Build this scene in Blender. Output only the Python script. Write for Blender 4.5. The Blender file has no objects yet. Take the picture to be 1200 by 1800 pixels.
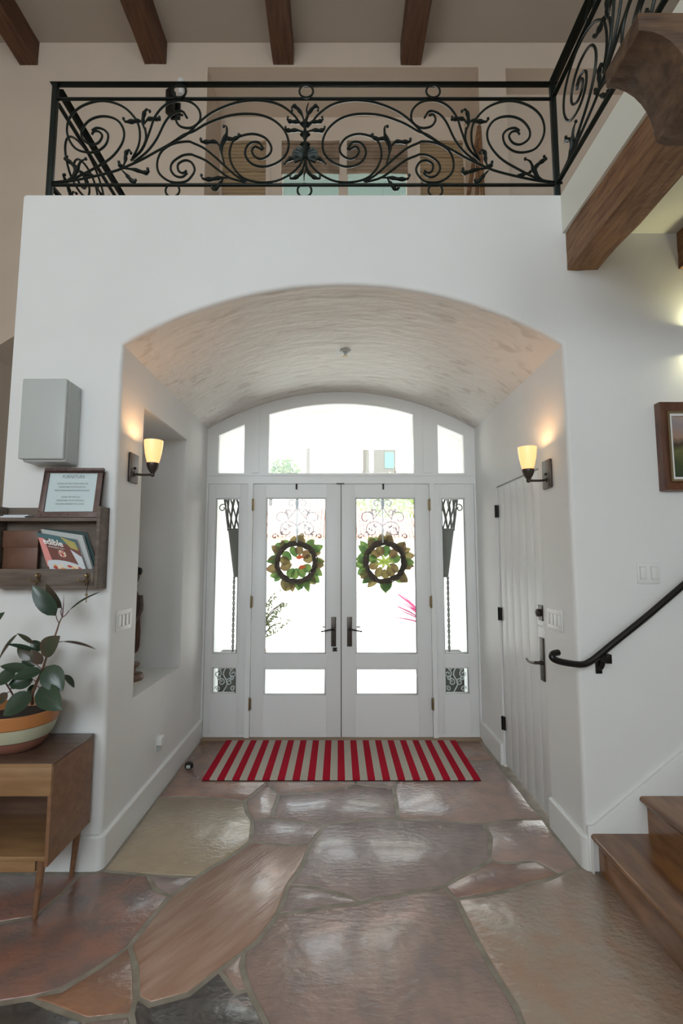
import bpy, bmesh, math, random
from mathutils import Vector, Matrix, noise
random.seed(7)
PI = math.pi
S = bpy.context.scene
C = S.collection

# ------------------------------------------------------------------ camera
FPX, PIT, CX, EYE = 846.0, 0.096, 594.8, 1.64
cam = bpy.data.cameras.new('camera'); camo = bpy.data.objects.new('camera', cam); C.objects.link(camo)
camo.location = (0, 0, EYE); camo.rotation_euler = (PI/2 + PIT, 0, 0)
cam.sensor_fit = 'VERTICAL'; cam.sensor_height = 36; cam.lens = FPX/1800*36
cam.shift_x = (600-CX)/1800; cam.clip_start = .02; cam.clip_end = 200
S.camera = camo
# ------------------------------------------------------------------ world, sun, window light, exposure
w = bpy.data.worlds.new('world'); S.world = w; w.use_nodes = True
bg = w.node_tree.nodes['Background']; bg.inputs[0].default_value = (.86, .94, 1, 1); bg.inputs[1].default_value = 3.5
sun = bpy.data.lights.new('sun', 'SUN'); sun.energy = 9.5; sun.angle = .01; sun.color = (1, .96, .9)
so = bpy.data.objects.new('sun', sun); C.objects.link(so)
so.rotation_euler = Vector((1, -.45, 1.3)).to_track_quat('Z', 'Y').to_euler()
def area(name, loc, rot, sx, sy, e, col):
    l = bpy.data.lights.new(name, 'AREA'); l.shape = 'RECTANGLE'; l.size = sx; l.size_y = sy; l.energy = e; l.color = col
    o = bpy.data.objects.new(name, l); C.objects.link(o); o.location = loc; o.rotation_euler = rot
    return o
area('window_daylight', (-1.9, -4.55, 3.6), (PI/2, 0, 0), 2.6, 2.4, 80, (.82, .94, 1))      # daylight in the two big windows behind the camera
area('window_daylight', (1.4, -4.55, 3.6), (PI/2, 0, 0), 1.2, 2.4, 20, (.82, .94, 1))
vs = S.view_settings; vs.view_transform = 'Standard'; vs.look = 'None'; vs.exposure = 0.36; vs.gamma = 1; vs.use_curve_mapping = False

# ------------------------------------------------------------------ helpers
_s, _c = math.sin(PIT), math.cos(PIT)
def at(px, py, X=None, Y=None, Z=None):
    a = (px-CX)/FPX; b = -(py-900)/FPX
    d = (a, _c-b*_s, _s+b*_c)
    t = Y/d[1] if Y is not None else X/d[0] if X is not None else (Z-EYE)/d[2]
    return Vector((d[0]*t, d[1]*t, d[2]*t+EYE))
def empty(name, loc, label=None, cat=None, group=None, kind=None):
    o = bpy.data.objects.new(name, None); C.objects.link(o); o.location = loc; o.empty_display_size = .05
    return tag(o, label, cat, group, kind)
def tag(o, label=None, cat=None, group=None, kind=None):
    if label: o['label'] = label
    if cat: o['category'] = cat
    if group: o['group'] = group
    if kind: o['kind'] = kind
    return o
def wloc(o):
    v = Vector((0, 0, 0))
    while o: v += o.location; o = o.parent
    return v
class MB:
    def __init__(s): s.v = []; s.f = []; s.m = []
    def add(s, vs, fs, m=0):
        n = len(s.v); s.v += [Vector(p) for p in vs]; s.f += [tuple(i+n for i in f) for f in fs]; s.m += [m]*len(fs); return s
    def box(s, x0, x1, y0, y1, z0, z1, m=0, R=None):
        vs = [Vector((x, y, z)) for x in (x0, x1) for y in (y0, y1) for z in (z0, z1)]
        if R is not None: vs = [R @ p for p in vs]
        return s.add(vs, [(0, 1, 3, 2), (4, 6, 7, 5), (0, 4, 5, 1), (2, 3, 7, 6), (0, 2, 6, 4), (1, 5, 7, 3)], m)
    def prism(s, pts, a, b, m=0):
        """pts: list of 3D points of an outline; a, b: offset vectors of the two caps"""
        n = len(pts); a = Vector(a); b = Vector(b)
        vs = [Vector(p)+a for p in pts]+[Vector(p)+b for p in pts]
        fs = [tuple(range(n))[::-1], tuple(range(n, 2*n))]+[(i, (i+1) % n, n+(i+1) % n, n+i) for i in range(n)]
        return s.add(vs, fs, m)
    def tube(s, pts, r, n=8, m=0, smooth=3, closed=False, flat=1.0, cap=True):
        P = spline(pts, smooth, closed); L = len(P)
        rr = (lambda t: r(t)) if callable(r) else (lambda t: r)
        T = []
        for i in range(L):
            a = P[(i-1) % L] if closed or i > 0 else P[i]; b = P[(i+1) % L] if closed or i < L-1 else P[i]
            t = (b-a); T.append(t.normalized() if t.length > 1e-9 else Vector((0, 0, 1)))
        up = Vector((0, 0, 1)) if abs(T[0].z) < .9 else Vector((1, 0, 0))
        u = (up-T[0]*up.dot(T[0])).normalized(); vs = []
        for i in range(L):
            u = (u-T[i]*u.dot(T[i])); u = u.normalized() if u.length > 1e-6 else Vector((1, 0, 0))
            w_ = T[i].cross(u); q = rr(i/(L-1))
            for k in range(n):
                an = 2*PI*k/n; vs.append(P[i]+u*math.cos(an)*q+w_*math.sin(an)*q*flat)
        fs = []
        for i in range(L if closed else L-1):
            j = (i+1) % L
            for k in range(n): fs.append((i*n+k, i*n+(k+1) % n, j*n+(k+1) % n, j*n+k))
        if not closed and cap: fs += [tuple(range(n))[::-1], tuple((L-1)*n+k for k in range(n))]
        return s.add(vs, fs, m)
    def lathe(s, prof, c, n=24, m=0, axis='Z', sx=1, sy=1):
        vs = []; L = len(prof)
        for r, z in prof:
            for k in range(n):
                a = 2*PI*k/n; x, y = r*math.cos(a)*sx, r*math.sin(a)*sy
                p = {'Z': (x, y, z), 'X': (z, x, y), 'Y': (x, z, y)}[axis]
                vs.append(Vector(c)+Vector(p))
        fs = [(i*n+k, i*n+(k+1) % n, (i+1)*n+(k+1) % n, (i+1)*n+k) for i in range(L-1) for k in range(n)]
        if prof[0][0] > 1e-5: fs.append(tuple(range(n))[::-1])
        if prof[-1][0] > 1e-5: fs.append(tuple((L-1)*n+k for k in range(n)))
        return s.add(vs, fs, m)
    def ball(s, c, r, m=0, n=8, sz=(1, 1, 1)):
        vs = []; fs = []; R = n//2+1
        for i in range(R+1):
            t = PI*i/R
            for k in range(n):
                a = 2*PI*k/n; vs.append(Vector(c)+Vector((math.sin(t)*math.cos(a)*r*sz[0], math.sin(t)*math.sin(a)*r*sz[1], math.cos(t)*r*sz[2])))
        for i in range(R):
            for k in range(n): fs.append((i*n+k, (i+1)*n+k, (i+1)*n+(k+1) % n, i*n+(k+1) % n))
        return s.add(vs, fs, m)
def spline(pts, k, closed=False):
    P = [Vector(p) for p in pts]
    if k <= 1 or len(P) < 3: return P
    n = len(P); out = []
    for i in range(n if closed else n-1):
        p1, p2 = P[i], P[(i+1) % n]
        p0 = P[(i-1) % n] if closed or i > 0 else p1*2-p2
        p3 = P[(i+2) % n] if closed or i < n-2 else p2*2-p1
        for j in range(k):
            t = j/k
            out.append(.5*((2*p1)+(p2-p0)*t+(2*p0-5*p1+4*p2-p3)*t*t+(3*p1-p0-3*p2+p3)*t**3))
    if not closed: out.append(P[-1])
    return out
def mesh_of(name, mb, mats, off=Vector((0, 0, 0)), bev=0, seg=2, smooth=True, ang=35):
    me = bpy.data.meshes.new(name)
    me.from_pydata([tuple(p-off) for p in mb.v], [], mb.f)
    if not isinstance(mats, (list, tuple)): mats = [mats]
    for m in mats: me.materials.append(m)
    for p, i in zip(me.polygons, mb.m): p.material_index = i
    bm = bmesh.new(); bm.from_mesh(me)
    bmesh.ops.remove_doubles(bm, verts=bm.verts, dist=1e-6)
    bmesh.ops.recalc_face_normals(bm, faces=bm.faces)
    if bev:
        ed = [e for e in bm.edges if len(e.link_faces) == 2 and e.calc_face_angle(0) > .5]
        bmesh.ops.bevel(bm, geom=ed, offset=bev, segments=seg, profile=.5, affect='EDGES', clamp_overlap=True)
    if smooth:
        for f in bm.faces: f.smooth = True
        for e in bm.edges:
            if len(e.link_faces) == 2 and e.calc_face_angle(0) > math.radians(ang): e.smooth = False
    bm.to_mesh(me); bm.free()
    return me
def obj(name, mb, mats, parent=None, loc=None, **k):
    """one mesh object; vertices are given in world space and made relative to the origin"""
    if parent is not None: off = wloc(parent)+(Vector(loc) if loc is not None else Vector((0, 0, 0)))
    elif loc is not None: off = Vector(loc)
    else:
        xs = [p.x for p in mb.v]; ys = [p.y for p in mb.v]; zs = [p.z for p in mb.v]
        off = Vector(((min(xs)+max(xs))/2, (min(ys)+max(ys))/2, min(zs)))
    o = bpy.data.objects.new(name, mesh_of(name, mb, mats, off, **k)); C.objects.link(o)
    if parent is not None:
        o.parent = parent
        if loc is not None: o.location = loc
    else: o.location = off
    return o
def struct(name, mb, mats, parent=None, **k):
    o = obj(name, mb, mats, parent, **k)
    if parent is None: o['kind'] = 'structure'
    return o
def copy_tree(o, parent=None):
    c = o.copy(); C.objects.link(c); c.parent = parent
    for ch in list(o.children): copy_tree(ch, c)
    return c
def text_mb(txt, size, bold=0, sx=1.0):
    cu = bpy.data.curves.new('text', 'FONT'); cu.body = txt; cu.size = size; cu.align_x = 'CENTER'; cu.offset = bold; cu.resolution_u = 3
    o = bpy.data.objects.new('text', cu); C.objects.link(o)
    dg = bpy.context.evaluated_depsgraph_get(); me = bpy.data.meshes.new_from_object(o.evaluated_get(dg))
    vs = [Vector((v.co.x*sx, v.co.y, 0)) for v in me.vertices]; fs = [tuple(p.vertices) for p in me.polygons]
    bpy.data.objects.remove(o); bpy.data.curves.remove(cu); bpy.data.meshes.remove(me)
    return vs, fs

# ------------------------------------------------------------------ materials
def mat(name, col, rough=.5, metal=0, c2=None, scale=8, stretch=(1, 1, 1), bump=0, bscale=30, detail=5, spec=.5, coat=0, rvar=0, ramp=(.35, .65), bdist=.01, rot=(0, 0, 0), dist=0, bstretch=None):
    m = bpy.data.materials.new(name); m.use_nodes = True; nt = m.node_tree; N = nt.nodes; L = nt.links
    b = N['Principled BSDF']; b.inputs['Base Color'].default_value = (*col, 1); b.inputs['Roughness'].default_value = rough
    b.inputs['Metallic'].default_value = metal; b.inputs['Specular IOR Level'].default_value = spec; b.inputs['Coat Weight'].default_value = coat
    b.inputs['Coat Roughness'].default_value = .15
    if c2 is not None or bump:
        tc = N.new('ShaderNodeTexCoord'); mp = N.new('ShaderNodeMapping'); mp.inputs['Scale'].default_value = stretch; mp.inputs['Rotation'].default_value = rot
        if any(rot): mp.vector_type = 'TEXTURE'; mp.inputs['Scale'].default_value = [1/a for a in stretch]; bstretch = None
        L.new(tc.outputs['Object'], mp.inputs[0])
    if c2 is not None:
        n = N.new('ShaderNodeTexNoise'); n.inputs['Scale'].default_value = scale; n.inputs['Detail'].default_value = detail; n.inputs['Distortion'].default_value = dist
        r = N.new('ShaderNodeValToRGB'); r.color_ramp.elements[0].position = ramp[0]; r.color_ramp.elements[1].position = ramp[1]
        r.color_ramp.elements[0].color = (*col, 1); r.color_ramp.elements[1].color = (*c2, 1)
        L.new(mp.outputs[0], n.inputs[0]); L.new(n.outputs[0], r.inputs[0]); L.new(r.outputs[0], b.inputs['Base Color'])
        if rvar:
            ma = N.new('ShaderNodeMath'); ma.operation = 'MULTIPLY_ADD'; ma.inputs[1].default_value = rvar; ma.inputs[2].default_value = rough-rvar/2
            L.new(n.outputs[0], ma.inputs[0]); L.new(ma.outputs[0], b.inputs['Roughness'])
    if bump:
        n2 = N.new('ShaderNodeTexNoise'); n2.inputs['Scale'].default_value = bscale; n2.inputs['Detail'].default_value = detail; n2.inputs['Distortion'].default_value = dist
        src = mp
        if bstretch:
            src = N.new('ShaderNodeMapping'); src.inputs['Scale'].default_value = bstretch; L.new(tc.outputs['Object'], src.inputs[0])
        bu = N.new('ShaderNodeBump'); bu.inputs['Strength'].default_value = bump; bu.inputs['Distance'].default_value = bdist
        L.new(src.outputs[0], n2.inputs[0]); L.new(n2.outputs[0], bu.inputs['Height']); L.new(bu.outputs[0], b.inputs['Normal'])
    return m
WHITE = mat('white_plaster', (.80, .81, .80), .6, c2=(.77, .775, .765), scale=1.2, bump=.12, bscale=5, bdist=.02)
VAULT = mat('trowelled_plaster', (.84, .82, .78), .6, c2=(.70, .665, .62), scale=4.5, stretch=(.7, 2.8, 2.8), ramp=(.56, .66), bump=.5, bscale=4.4, bdist=.03, bstretch=(.8, 3, 3))
CREAM = mat('beige_wall_paint', (.70, .58, .465), .7, c2=(.66, .545, .44), scale=1.5, bump=.08, bscale=6, bdist=.02)
CEIL = mat('ceiling_paint', (.46, .39, .32), .8)
CEILW = mat('soffit_paint', (.78, .79, .72), .7)
TRIM = mat('white_gloss_paint', (.79, .80, .79), .35, spec=.4)
DOORP = mat('door_paint', (.78, .79, .785), .4)
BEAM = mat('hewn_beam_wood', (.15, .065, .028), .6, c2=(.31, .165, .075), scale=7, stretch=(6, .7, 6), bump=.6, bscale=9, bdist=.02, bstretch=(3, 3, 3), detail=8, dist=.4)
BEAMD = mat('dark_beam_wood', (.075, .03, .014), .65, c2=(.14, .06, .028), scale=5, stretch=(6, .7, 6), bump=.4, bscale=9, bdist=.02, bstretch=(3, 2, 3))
CORB = mat('corbel_wood', (.065, .035, .02), .6, c2=(.15, .085, .045), scale=6, stretch=(1, 4, 6), bump=.6, bscale=9, bdist=.015)
IRON = mat('dark_green_iron', (.012, .018, .015), .42, metal=.5, spec=.5)
BLACK = mat('black_iron', (.02, .018, .017), .4, metal=.6)
BRONZE = mat('oil_bronze', (.075, .06, .05), .38, metal=.7)
BRASS = mat('aged_brass', (.28, .21, .12), .4, metal=.9)
STAIR = mat('stair_wood', (.13, .05, .015), .25, c2=(.28, .125, .042), scale=4, stretch=(3, .6, 3), coat=.5, bump=.04, bscale=20, detail=7, dist=.3)
WALNUT = mat('walnut_veneer', (.20, .098, .05), .38, c2=(.27, .14, .075), scale=5, stretch=(.8, 4, 6), detail=7, dist=.3)
WALNUTD = mat('dark_walnut_top', (.09, .05, .035), .3, c2=(.14, .08, .055), scale=5, stretch=(.8, 6, 6), detail=7)
OAKF = mat('honey_drawer_wood', (.27, .145, .065), .4, c2=(.36, .21, .10), scale=5, stretch=(.7, 4, 7), detail=7, dist=.3)
GREYW = mat('weathered_grey_brown_wood', (.105, .078, .062), .6, c2=(.17, .13, .105), scale=5, stretch=(1, 4, 7), detail=7, dist=.3, bump=.1, bscale=20)
LEATH = mat('brown_leather', (.12, .052, .032), .45, c2=(.17, .08, .05), scale=7)
RUGWOOD = mat('threshold_wood', (.24, .16, .10), .5, c2=(.33, .23, .15), scale=6, stretch=(.5, 6, 3))
PAPER = mat('white_paper', (.74, .79, .84), .5)
INK = mat('grey_ink', (.16, .18, .20), .6)
GREY = mat('grey_enamel', (.50, .53, .52), .35, spec=.4)
PLASTIC = mat('white_plastic', (.82, .82, .80), .3)
GROUT = mat('grey_mortar', (.26, .225, .18), .6, c2=(.36, .32, .26), scale=12, bump=.3, bscale=60)
TERRA = mat('soil', (.03, .02, .015), .9, bump=.8, bscale=60)
LEAFG = mat('rubber_leaf_green', (.018, .045, .024), .27, c2=(.03, .062, .033), scale=6)
LEAFR = mat('rubber_leaf_reddish', (.085, .05, .035), .3, c2=(.04, .06, .033), scale=9, ramp=(.4, .6))
STEMR = mat('red_stem', (.10, .03, .035), .5)
STEMB = mat('brown_stem', (.17, .085, .05), .6, c2=(.10, .05, .03), scale=20)
def glass_mat(name, tint=(1, 1, 1), extra=0.0):
    m = bpy.data.materials.new(name); m.use_nodes = True; N = m.node_tree.nodes; L = m.node_tree.links
    N.remove(N['Principled BSDF']); o = N['Material Output']
    t = N.new('ShaderNodeBsdfTransparent'); t.inputs[0].default_value = (*tint, 1); g = N.new('ShaderNodeBsdfGlossy'); g.inputs['Roughness'].default_value = .01
    f = N.new('ShaderNodeFresnel'); f.inputs[0].default_value = 1.45; x = N.new('ShaderNodeMixShader')
    L.new(f.outputs[0], x.inputs[0]); L.new(t.outputs[0], x.inputs[1]); L.new(g.outputs[0], x.inputs[2]); L.new(x.outputs[0], o.inputs[0])
    return m
WSC = mat('white_scroll_iron', (.75, .78, .78), .6)
GLASS = glass_mat('clear_glass', (.96, .98, .97))
def translucent(name, col, t=.5, rough=.6, c2=None, wscale=0):
    m = bpy.data.materials.new(name); m.use_nodes = True; N = m.node_tree.nodes; L = m.node_tree.links
    b = N['Principled BSDF']; b.inputs['Base Color'].default_value = (*col, 1); b.inputs['Roughness'].default_value = rough
    tr = N.new('ShaderNodeBsdfTranslucent'); tr.inputs[0].default_value = (*col, 1); x = N.new('ShaderNodeMixShader'); x.inputs[0].default_value = t
    if c2 is not None:
        tc = N.new('ShaderNodeTexCoord'); n = N.new('ShaderNodeTexNoise'); n.inputs['Scale'].default_value = wscale or 14
        r = N.new('ShaderNodeValToRGB'); r.color_ramp.elements[0].color = (*col, 1); r.color_ramp.elements[1].color = (*c2, 1)
        r.color_ramp.elements[0].position = .4; r.color_ramp.elements[1].position = .6
        L.new(tc.outputs['Object'], n.inputs[0]); L.new(n.outputs[0], r.inputs[0]); L.new(r.outputs[0], b.inputs['Base Color']); L.new(r.outputs[0], tr.inputs[0])
    L.new(b.outputs[0], x.inputs[1]); L.new(tr.outputs[0], x.inputs[2]); L.new(x.outputs[0], N['Material Output'].inputs[0])
    return m
MAGG = translucent('magnolia_leaf_green', (.10, .20, .06), .45, .4, (.20, .30, .08))
MAGB = translucent('magnolia_leaf_brown', (.24, .15, .07), .4, .6, (.30, .24, .09))
MAGY = translucent('leaf_yellow_green', (.50, .60, .14), .5)
PETO = translucent('orange_petal', (.75, .14, .04), .4)
TWIG = mat('grapevine_twig', (.05, .03, .022), .8, c2=(.09, .058, .042), scale=30)
SHADEW = translucent('woven_shade', (.46, .36, .24), .45, .8)
def glow(name, col, e, base):
    m = mat(name, base, .3); b = m.node_tree.nodes['Principled BSDF']
    b.inputs['Emission Color'].default_value = (*col, 1); b.inputs['Emission Strength'].default_value = e
    return m
LAMPG = glow('lit_frosted_glass', (1, .50, .15), .85, (.8, .62, .42))

# ------------------------------------------------------------------ the shell
YF, YD, XL, XR, ZS, ZC = 2.72, 4.57, -1.267, 1.317, 2.892, 3.262     # front wall, door plane, recess sides, arch springing and crown
XM = (XL+XR)/2; HW = (XR-XL)/2; RISE = ZC-ZS; RAD = (HW*HW+RISE*RISE)/(2*RISE); ZO = ZC-RAD
TOP = 3.83; WXL = -1.905; YU = 4.75; CEILZ = 7.257; YB = -4.6; XW = 4.3
def arc_z(x, off=0): return ZO+math.sqrt((RAD-off)**2-(x-XM)**2)
NA = 40
AX = [XL+(XR-XL)*i/NA for i in range(NA+1)]
def arch_front(x, z, r):                       # a point of the opening's outline pushed r outward
    d = Vector((x-XM, z-ZO)).normalized()*r
    return (x+d.x, z+d.y)
rr = .024
prof = [(rr, 0), (rr*.62, rr*.076), (rr*.293, rr*.293), (rr*.076, rr*.62), (0, rr)]     # (outward, depth): rounded plaster corner
path = [('L', XL, 0), ('L', XL, .6), ('L', XL, 1.3), ('L', XL, 2.1), ('L', XL, 2.7)]+[('A', x, arc_z(x)) for x in AX]+[('R', XR, 2.7), ('R', XR, 2.1), ('R', XR, 1.3), ('R', XR, .6), ('R', XR, 0)]
def push(p, r):
    k, x, z = p
    if k == 'L': return (x-r, z)
    if k == 'R': return (x+r, z)
    if abs(x-XL) < 1e-6: return (x-r, z+r*.45)
    if abs(x-XR) < 1e-6: return (x+r, z+r*.45)
    return arch_front(x, z, r)
mb = MB(); vs = []
for p in path:
    for o_, d_ in prof:
        x, z = push(p, o_); vs.append((x, YF+d_, z))
K = len(prof)
mb.add(vs, [(i*K+j, (i+1)*K+j, (i+1)*K+j+1, i*K+j+1) for i in range(len(path)-1) for j in range(K-1)])
outl = [push(p, rr) for p in path]
mb.add([(x, YF, z) for x, z in outl]+[(XW, YF, 0), (XW, YF, TOP), (WXL+.012, YF, TOP), (WXL, YF, TOP-.012), (WXL-.01, YF, 0)], [tuple(range(len(outl)+5))])
# the block's left side and its top kerb
mb.add([(WXL-.01, YF, 0), (WXL, YF, TOP-.012), (WXL+.012, YF, TOP), (WXL-.01, YU, 0), (WXL, YU, TOP-.012), (WXL+.012, YU, TOP)], [(0, 1, 4, 3), (1, 2, 5, 4)])
mb.add([(WXL+.012, YF, TOP), (XW, YF, TOP), (XW, YF+.16, TOP), (WXL+.012, YF+.16, TOP), (WXL+.012, YF+.16, TOP-.1), (XW, YF+.16, TOP-.1)], [(0, 1, 2, 3), (3, 2, 5, 4)])
struct('wall_front', mb, WHITE, loc=(0, YF, 0))
# gallery floor
struct('floor_gallery', MB().box(WXL+.02, XW, YF+.12, YU, 3.55, 3.74), OAKF)
# recess left wall with the deep niche
NY0, NY1, NZ0, NZ1, ND = 3.06, 3.955, .77, 2.628, .37
mb = MB(); y0 = YF+rr
ys = [y0, NY0, NY1, YD+.12]; zs = [0, NZ0, NZ1, ZS]
for i in range(3):
    for j in range(3):
        if i == 1 and j == 1: continue
        mb.add([(XL, ys[i], zs[j]), (XL, ys[i+1], zs[j]), (XL, ys[i+1], zs[j+1]), (XL, ys[i], zs[j+1])], [(0, 1, 2, 3)])
q = .012
ring = lambda x, e: [(x, NY0-e, NZ0-e), (x, NY1+e, NZ0-e), (x, NY1+e, NZ1+e), (x, NY0-e, NZ1+e)]
mb.v = mb.v
n0 = ring(XL, 0); n1 = ring(XL-q, -0.004); n2 = ring(XL-ND, 0)
mb.add(n0+n1+n2, [(k, (k+1) % 4, 4+(k+1) % 4, 4+k) for k in range(4)]+[(4+k, 4+(k+1) % 4, 8+(k+1) % 4, 8+k) for k in range(4)]+[(8, 9, 10, 11)])
struct('wall_recess_left', mb, WHITE, loc=(XL, YF, 0), smooth=False)
# recess right wall with the plank door's opening
DY0, DY1, DZ = 3.13, 4.0, 2.235
mb = MB(); ys = [y0, DY0, DY1, YD+.12]; zs = [0, DZ, ZS]
for i in range(3):
    for j in range(2):
        if i == 1 and j == 0: continue
        mb.add([(XR, ys[i], zs[j]), (XR, ys[i+1], zs[j]), (XR, ys[i+1], zs[j+1]), (XR, ys[i], zs[j+1])], [(0, 1, 2, 3)])
dd = .1
mb.add([(XR, DY0, 0), (XR, DY0, DZ), (XR, DY1, DZ), (XR, DY1, 0), (XR+dd, DY0, 0), (XR+dd, DY0, DZ), (XR+dd, DY1, DZ), (XR+dd, DY1, 0)], [(0, 1, 5, 4), (1, 2, 6, 5), (2, 3, 7, 6)])
struct('wall_recess_right', mb, WHITE, loc=(XR, YF, 0), smooth=False)
# barrel vault of the recess and of the porch beyond
def vault(name, ya, yb, m, off=0):
    mb = MB(); n = 9; vs = []
    for x in AX:
        for j in range(n):
            y = ya+(yb-ya)*j/(n-1); z = arc_z(x, off)
            vs.append((x, y, z))
    mb.add(vs, [(i*n+j, (i+1)*n+j, (i+1)*n+j+1, i*n+j+1) for i in range(NA) for j in range(n-1)])
    return struct(name, mb, m, loc=(XM, ya, ZS))
vault('ceiling_vault', YF+rr, YD+.12, VAULT)
PY = 6.5
vault('ceiling_porch', YD+.1, PY, VAULT)
mb = MB(); mb.box(XL-.25, XL, YD+.12, PY, -.02, ZS); struct('wall_porch_left', mb, WHITE)
mb = MB(); mb.box(XR, XR+.25, YD+.12, PY, -.02, ZS); struct('wall_porch_right', mb, WHITE)
struct('roof_porch', MB().box(XL-.25, XR+.25, YD+.12, PY, ZC+.02, ZC+.2), WHITE)
# porch outer face
mb = MB(); pts = [(x, arc_z(x)) for x in AX]
for i in range(NA):
    (xa, za), (xb, zb) = pts[i], pts[i+1]
    mb.add([(xa, PY, za), (xb, PY, zb), (xb, PY, ZC+.2), (xa, PY, ZC+.2)], [(0, 1, 2, 3)])
struct('wall_porch_front', mb, WHITE, smooth=False)
# upper back wall with the window recess and the right-hand recess; archway at lower left
RX0, RX1, RZ = -1.423, 1.518, 6.962; R2X = 1.815; R2Z = 6.948; RD = .60; RD2 = .30
mb = MB()
xs = [-XW, -2.9-1.05, WXL, RX0, RX1, R2X, 3.9, XW]
def quad(x0, x1, z0, z1, y=YU): mb.add([(x0, y, z0), (x1, y, z0), (x1, y, z1), (x0, y, z1)], [(0, 1, 2, 3)])
quad(WXL, RX0, 3.5, CEILZ); quad(RX0, RX1, RZ, CEILZ); quad(RX1, R2X, 3.5, CEILZ); quad(R2X, XW, R2Z, CEILZ)
def rec(x0, x1, z0, z1, d):
    mb.add([(x0, YU, z0), (x0, YU, z1), (x1, YU, z1), (x1, YU, z0), (x0, YU+d, z0), (x0, YU+d, z1), (x1, YU+d, z1), (x1, YU+d, z0)], [(0, 1, 5, 4), (1, 2, 6, 5), (2, 3, 7, 6)])
rec(RX0, RX1, 3.5, RZ, RD); rec(R2X, XW, 3.5, R2Z, RD2)
mb.add([(R2X, YU+RD2, 3.5), (XW, YU+RD2, 3.5), (XW, YU+RD2, R2Z), (R2X, YU+RD2, R2Z)], [(0, 1, 2, 3)])
AXc, AHW, AZs, AZc = -2.745, .84, 3.72, 4.07                                 # archway under the gallery's left
an = 24; arc = []
for i in range(an+1):
    x = AXc-AHW+2*AHW*i/an; r = (AHW**2+(AZc-AZs)**2)/(2*(AZc-AZs)); arc.append((x, AZc-r+math.sqrt(r*r-(x-AXc)**2)))
quad(-XW, AXc-AHW, 0, CEILZ)
for i in range(an):
    (xa, za), (xb, zb) = arc[i], arc[i+1]
    mb.add([(xa, YU, za), (xb, YU, zb), (xb, YU, CEILZ), (xa, YU, CEILZ), (xa, YU+.4, za), (xb, YU+.4, zb)], [(0, 1, 2, 3), (0, 4, 5, 1)])
mb.add([(AXc-AHW, YU, 0), (AXc-AHW, YU+.4, 0), (AXc-AHW, YU+.4, AZs), (AXc-AHW, YU, AZs)], [(0, 1, 2, 3)])
struct('wall_back', mb, CREAM, loc=(0, YU, 3.5), smooth=False)
struct('wall_passage', MB().box(-XW, WXL+.3, 6.2, 6.3, 0, 4.6), WHITE)
struct('ceiling_passage', MB().box(-XW, WXL+.3, YU+.4, 6.3, 4.3, 4.4), WHITE)
struct('wall_passage_right', MB().box(WXL+.2, WXL+.3, YU, 6.3, 0, 4.4), WHITE)
# window wall in the recess: built of piers round the three windows
UY = YU+RD; ux = lambda px: at(px, 247, Y=UY).x; UZ = at(600, 243, Y=UY).z
UW = dict(l=(ux(385), ux(476)), d=(ux(489), ux(722)), r=(ux(729), ux(820)))
mb = MB()
for x0, x1 in ((RX0, UW['l'][0]), (UW['l'][1], UW['d'][0]), (UW['d'][1], UW['r'][0]), (UW['r'][1], RX1)): mb.box(x0, x1, UY, UY+.12, 3.7, RZ)
for k in 'ldr': mb.box(UW[k][0], UW[k][1], UY, UY+.12, UZ, RZ)
for k in 'lr': mb.box(UW[k][0], UW[k][1], UY, UY+.12, 3.7, 4.4)
struct('wall_gallery_windows', mb, CREAM, smooth=False)
# ceiling, right-hand gallery, outer room walls
struct('ceiling', MB().box(-XW, XW, YB, YU+RD+.12, CEILZ, CEILZ+.15), CEIL)
struct('ceiling_right_gallery', MB().box(1.345, XW, -2.2, YF, 3.585, TOP), [CEILW])
struct('wall_left', MB().box(-XW-.1, -XW, YB, 6.3, 0, CEILZ), CREAM)
struct('wall_right', MB().box(XW, XW+.1, YB, YU+RD, 0, CEILZ), WHITE)
mb = MB()
for x0, x1, z0, z1 in ((-XW, -3.3, 0, CEILZ), (-.5, .5, 0, CEILZ), (3.3, XW, 0, CEILZ), (-3.3, -.5, 0, 2.3), (.5, 3.3, 0, 2.3), (-3.3, -.5, 4.9, CEILZ), (.5, 3.3, 4.9, CEILZ), (2.1, 3.3, 2.3, 4.9)): mb.box(x0, x1, YB-.15, YB, z0, z1)
struct('wall_rear', mb, WHITE, smooth=False)

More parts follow.
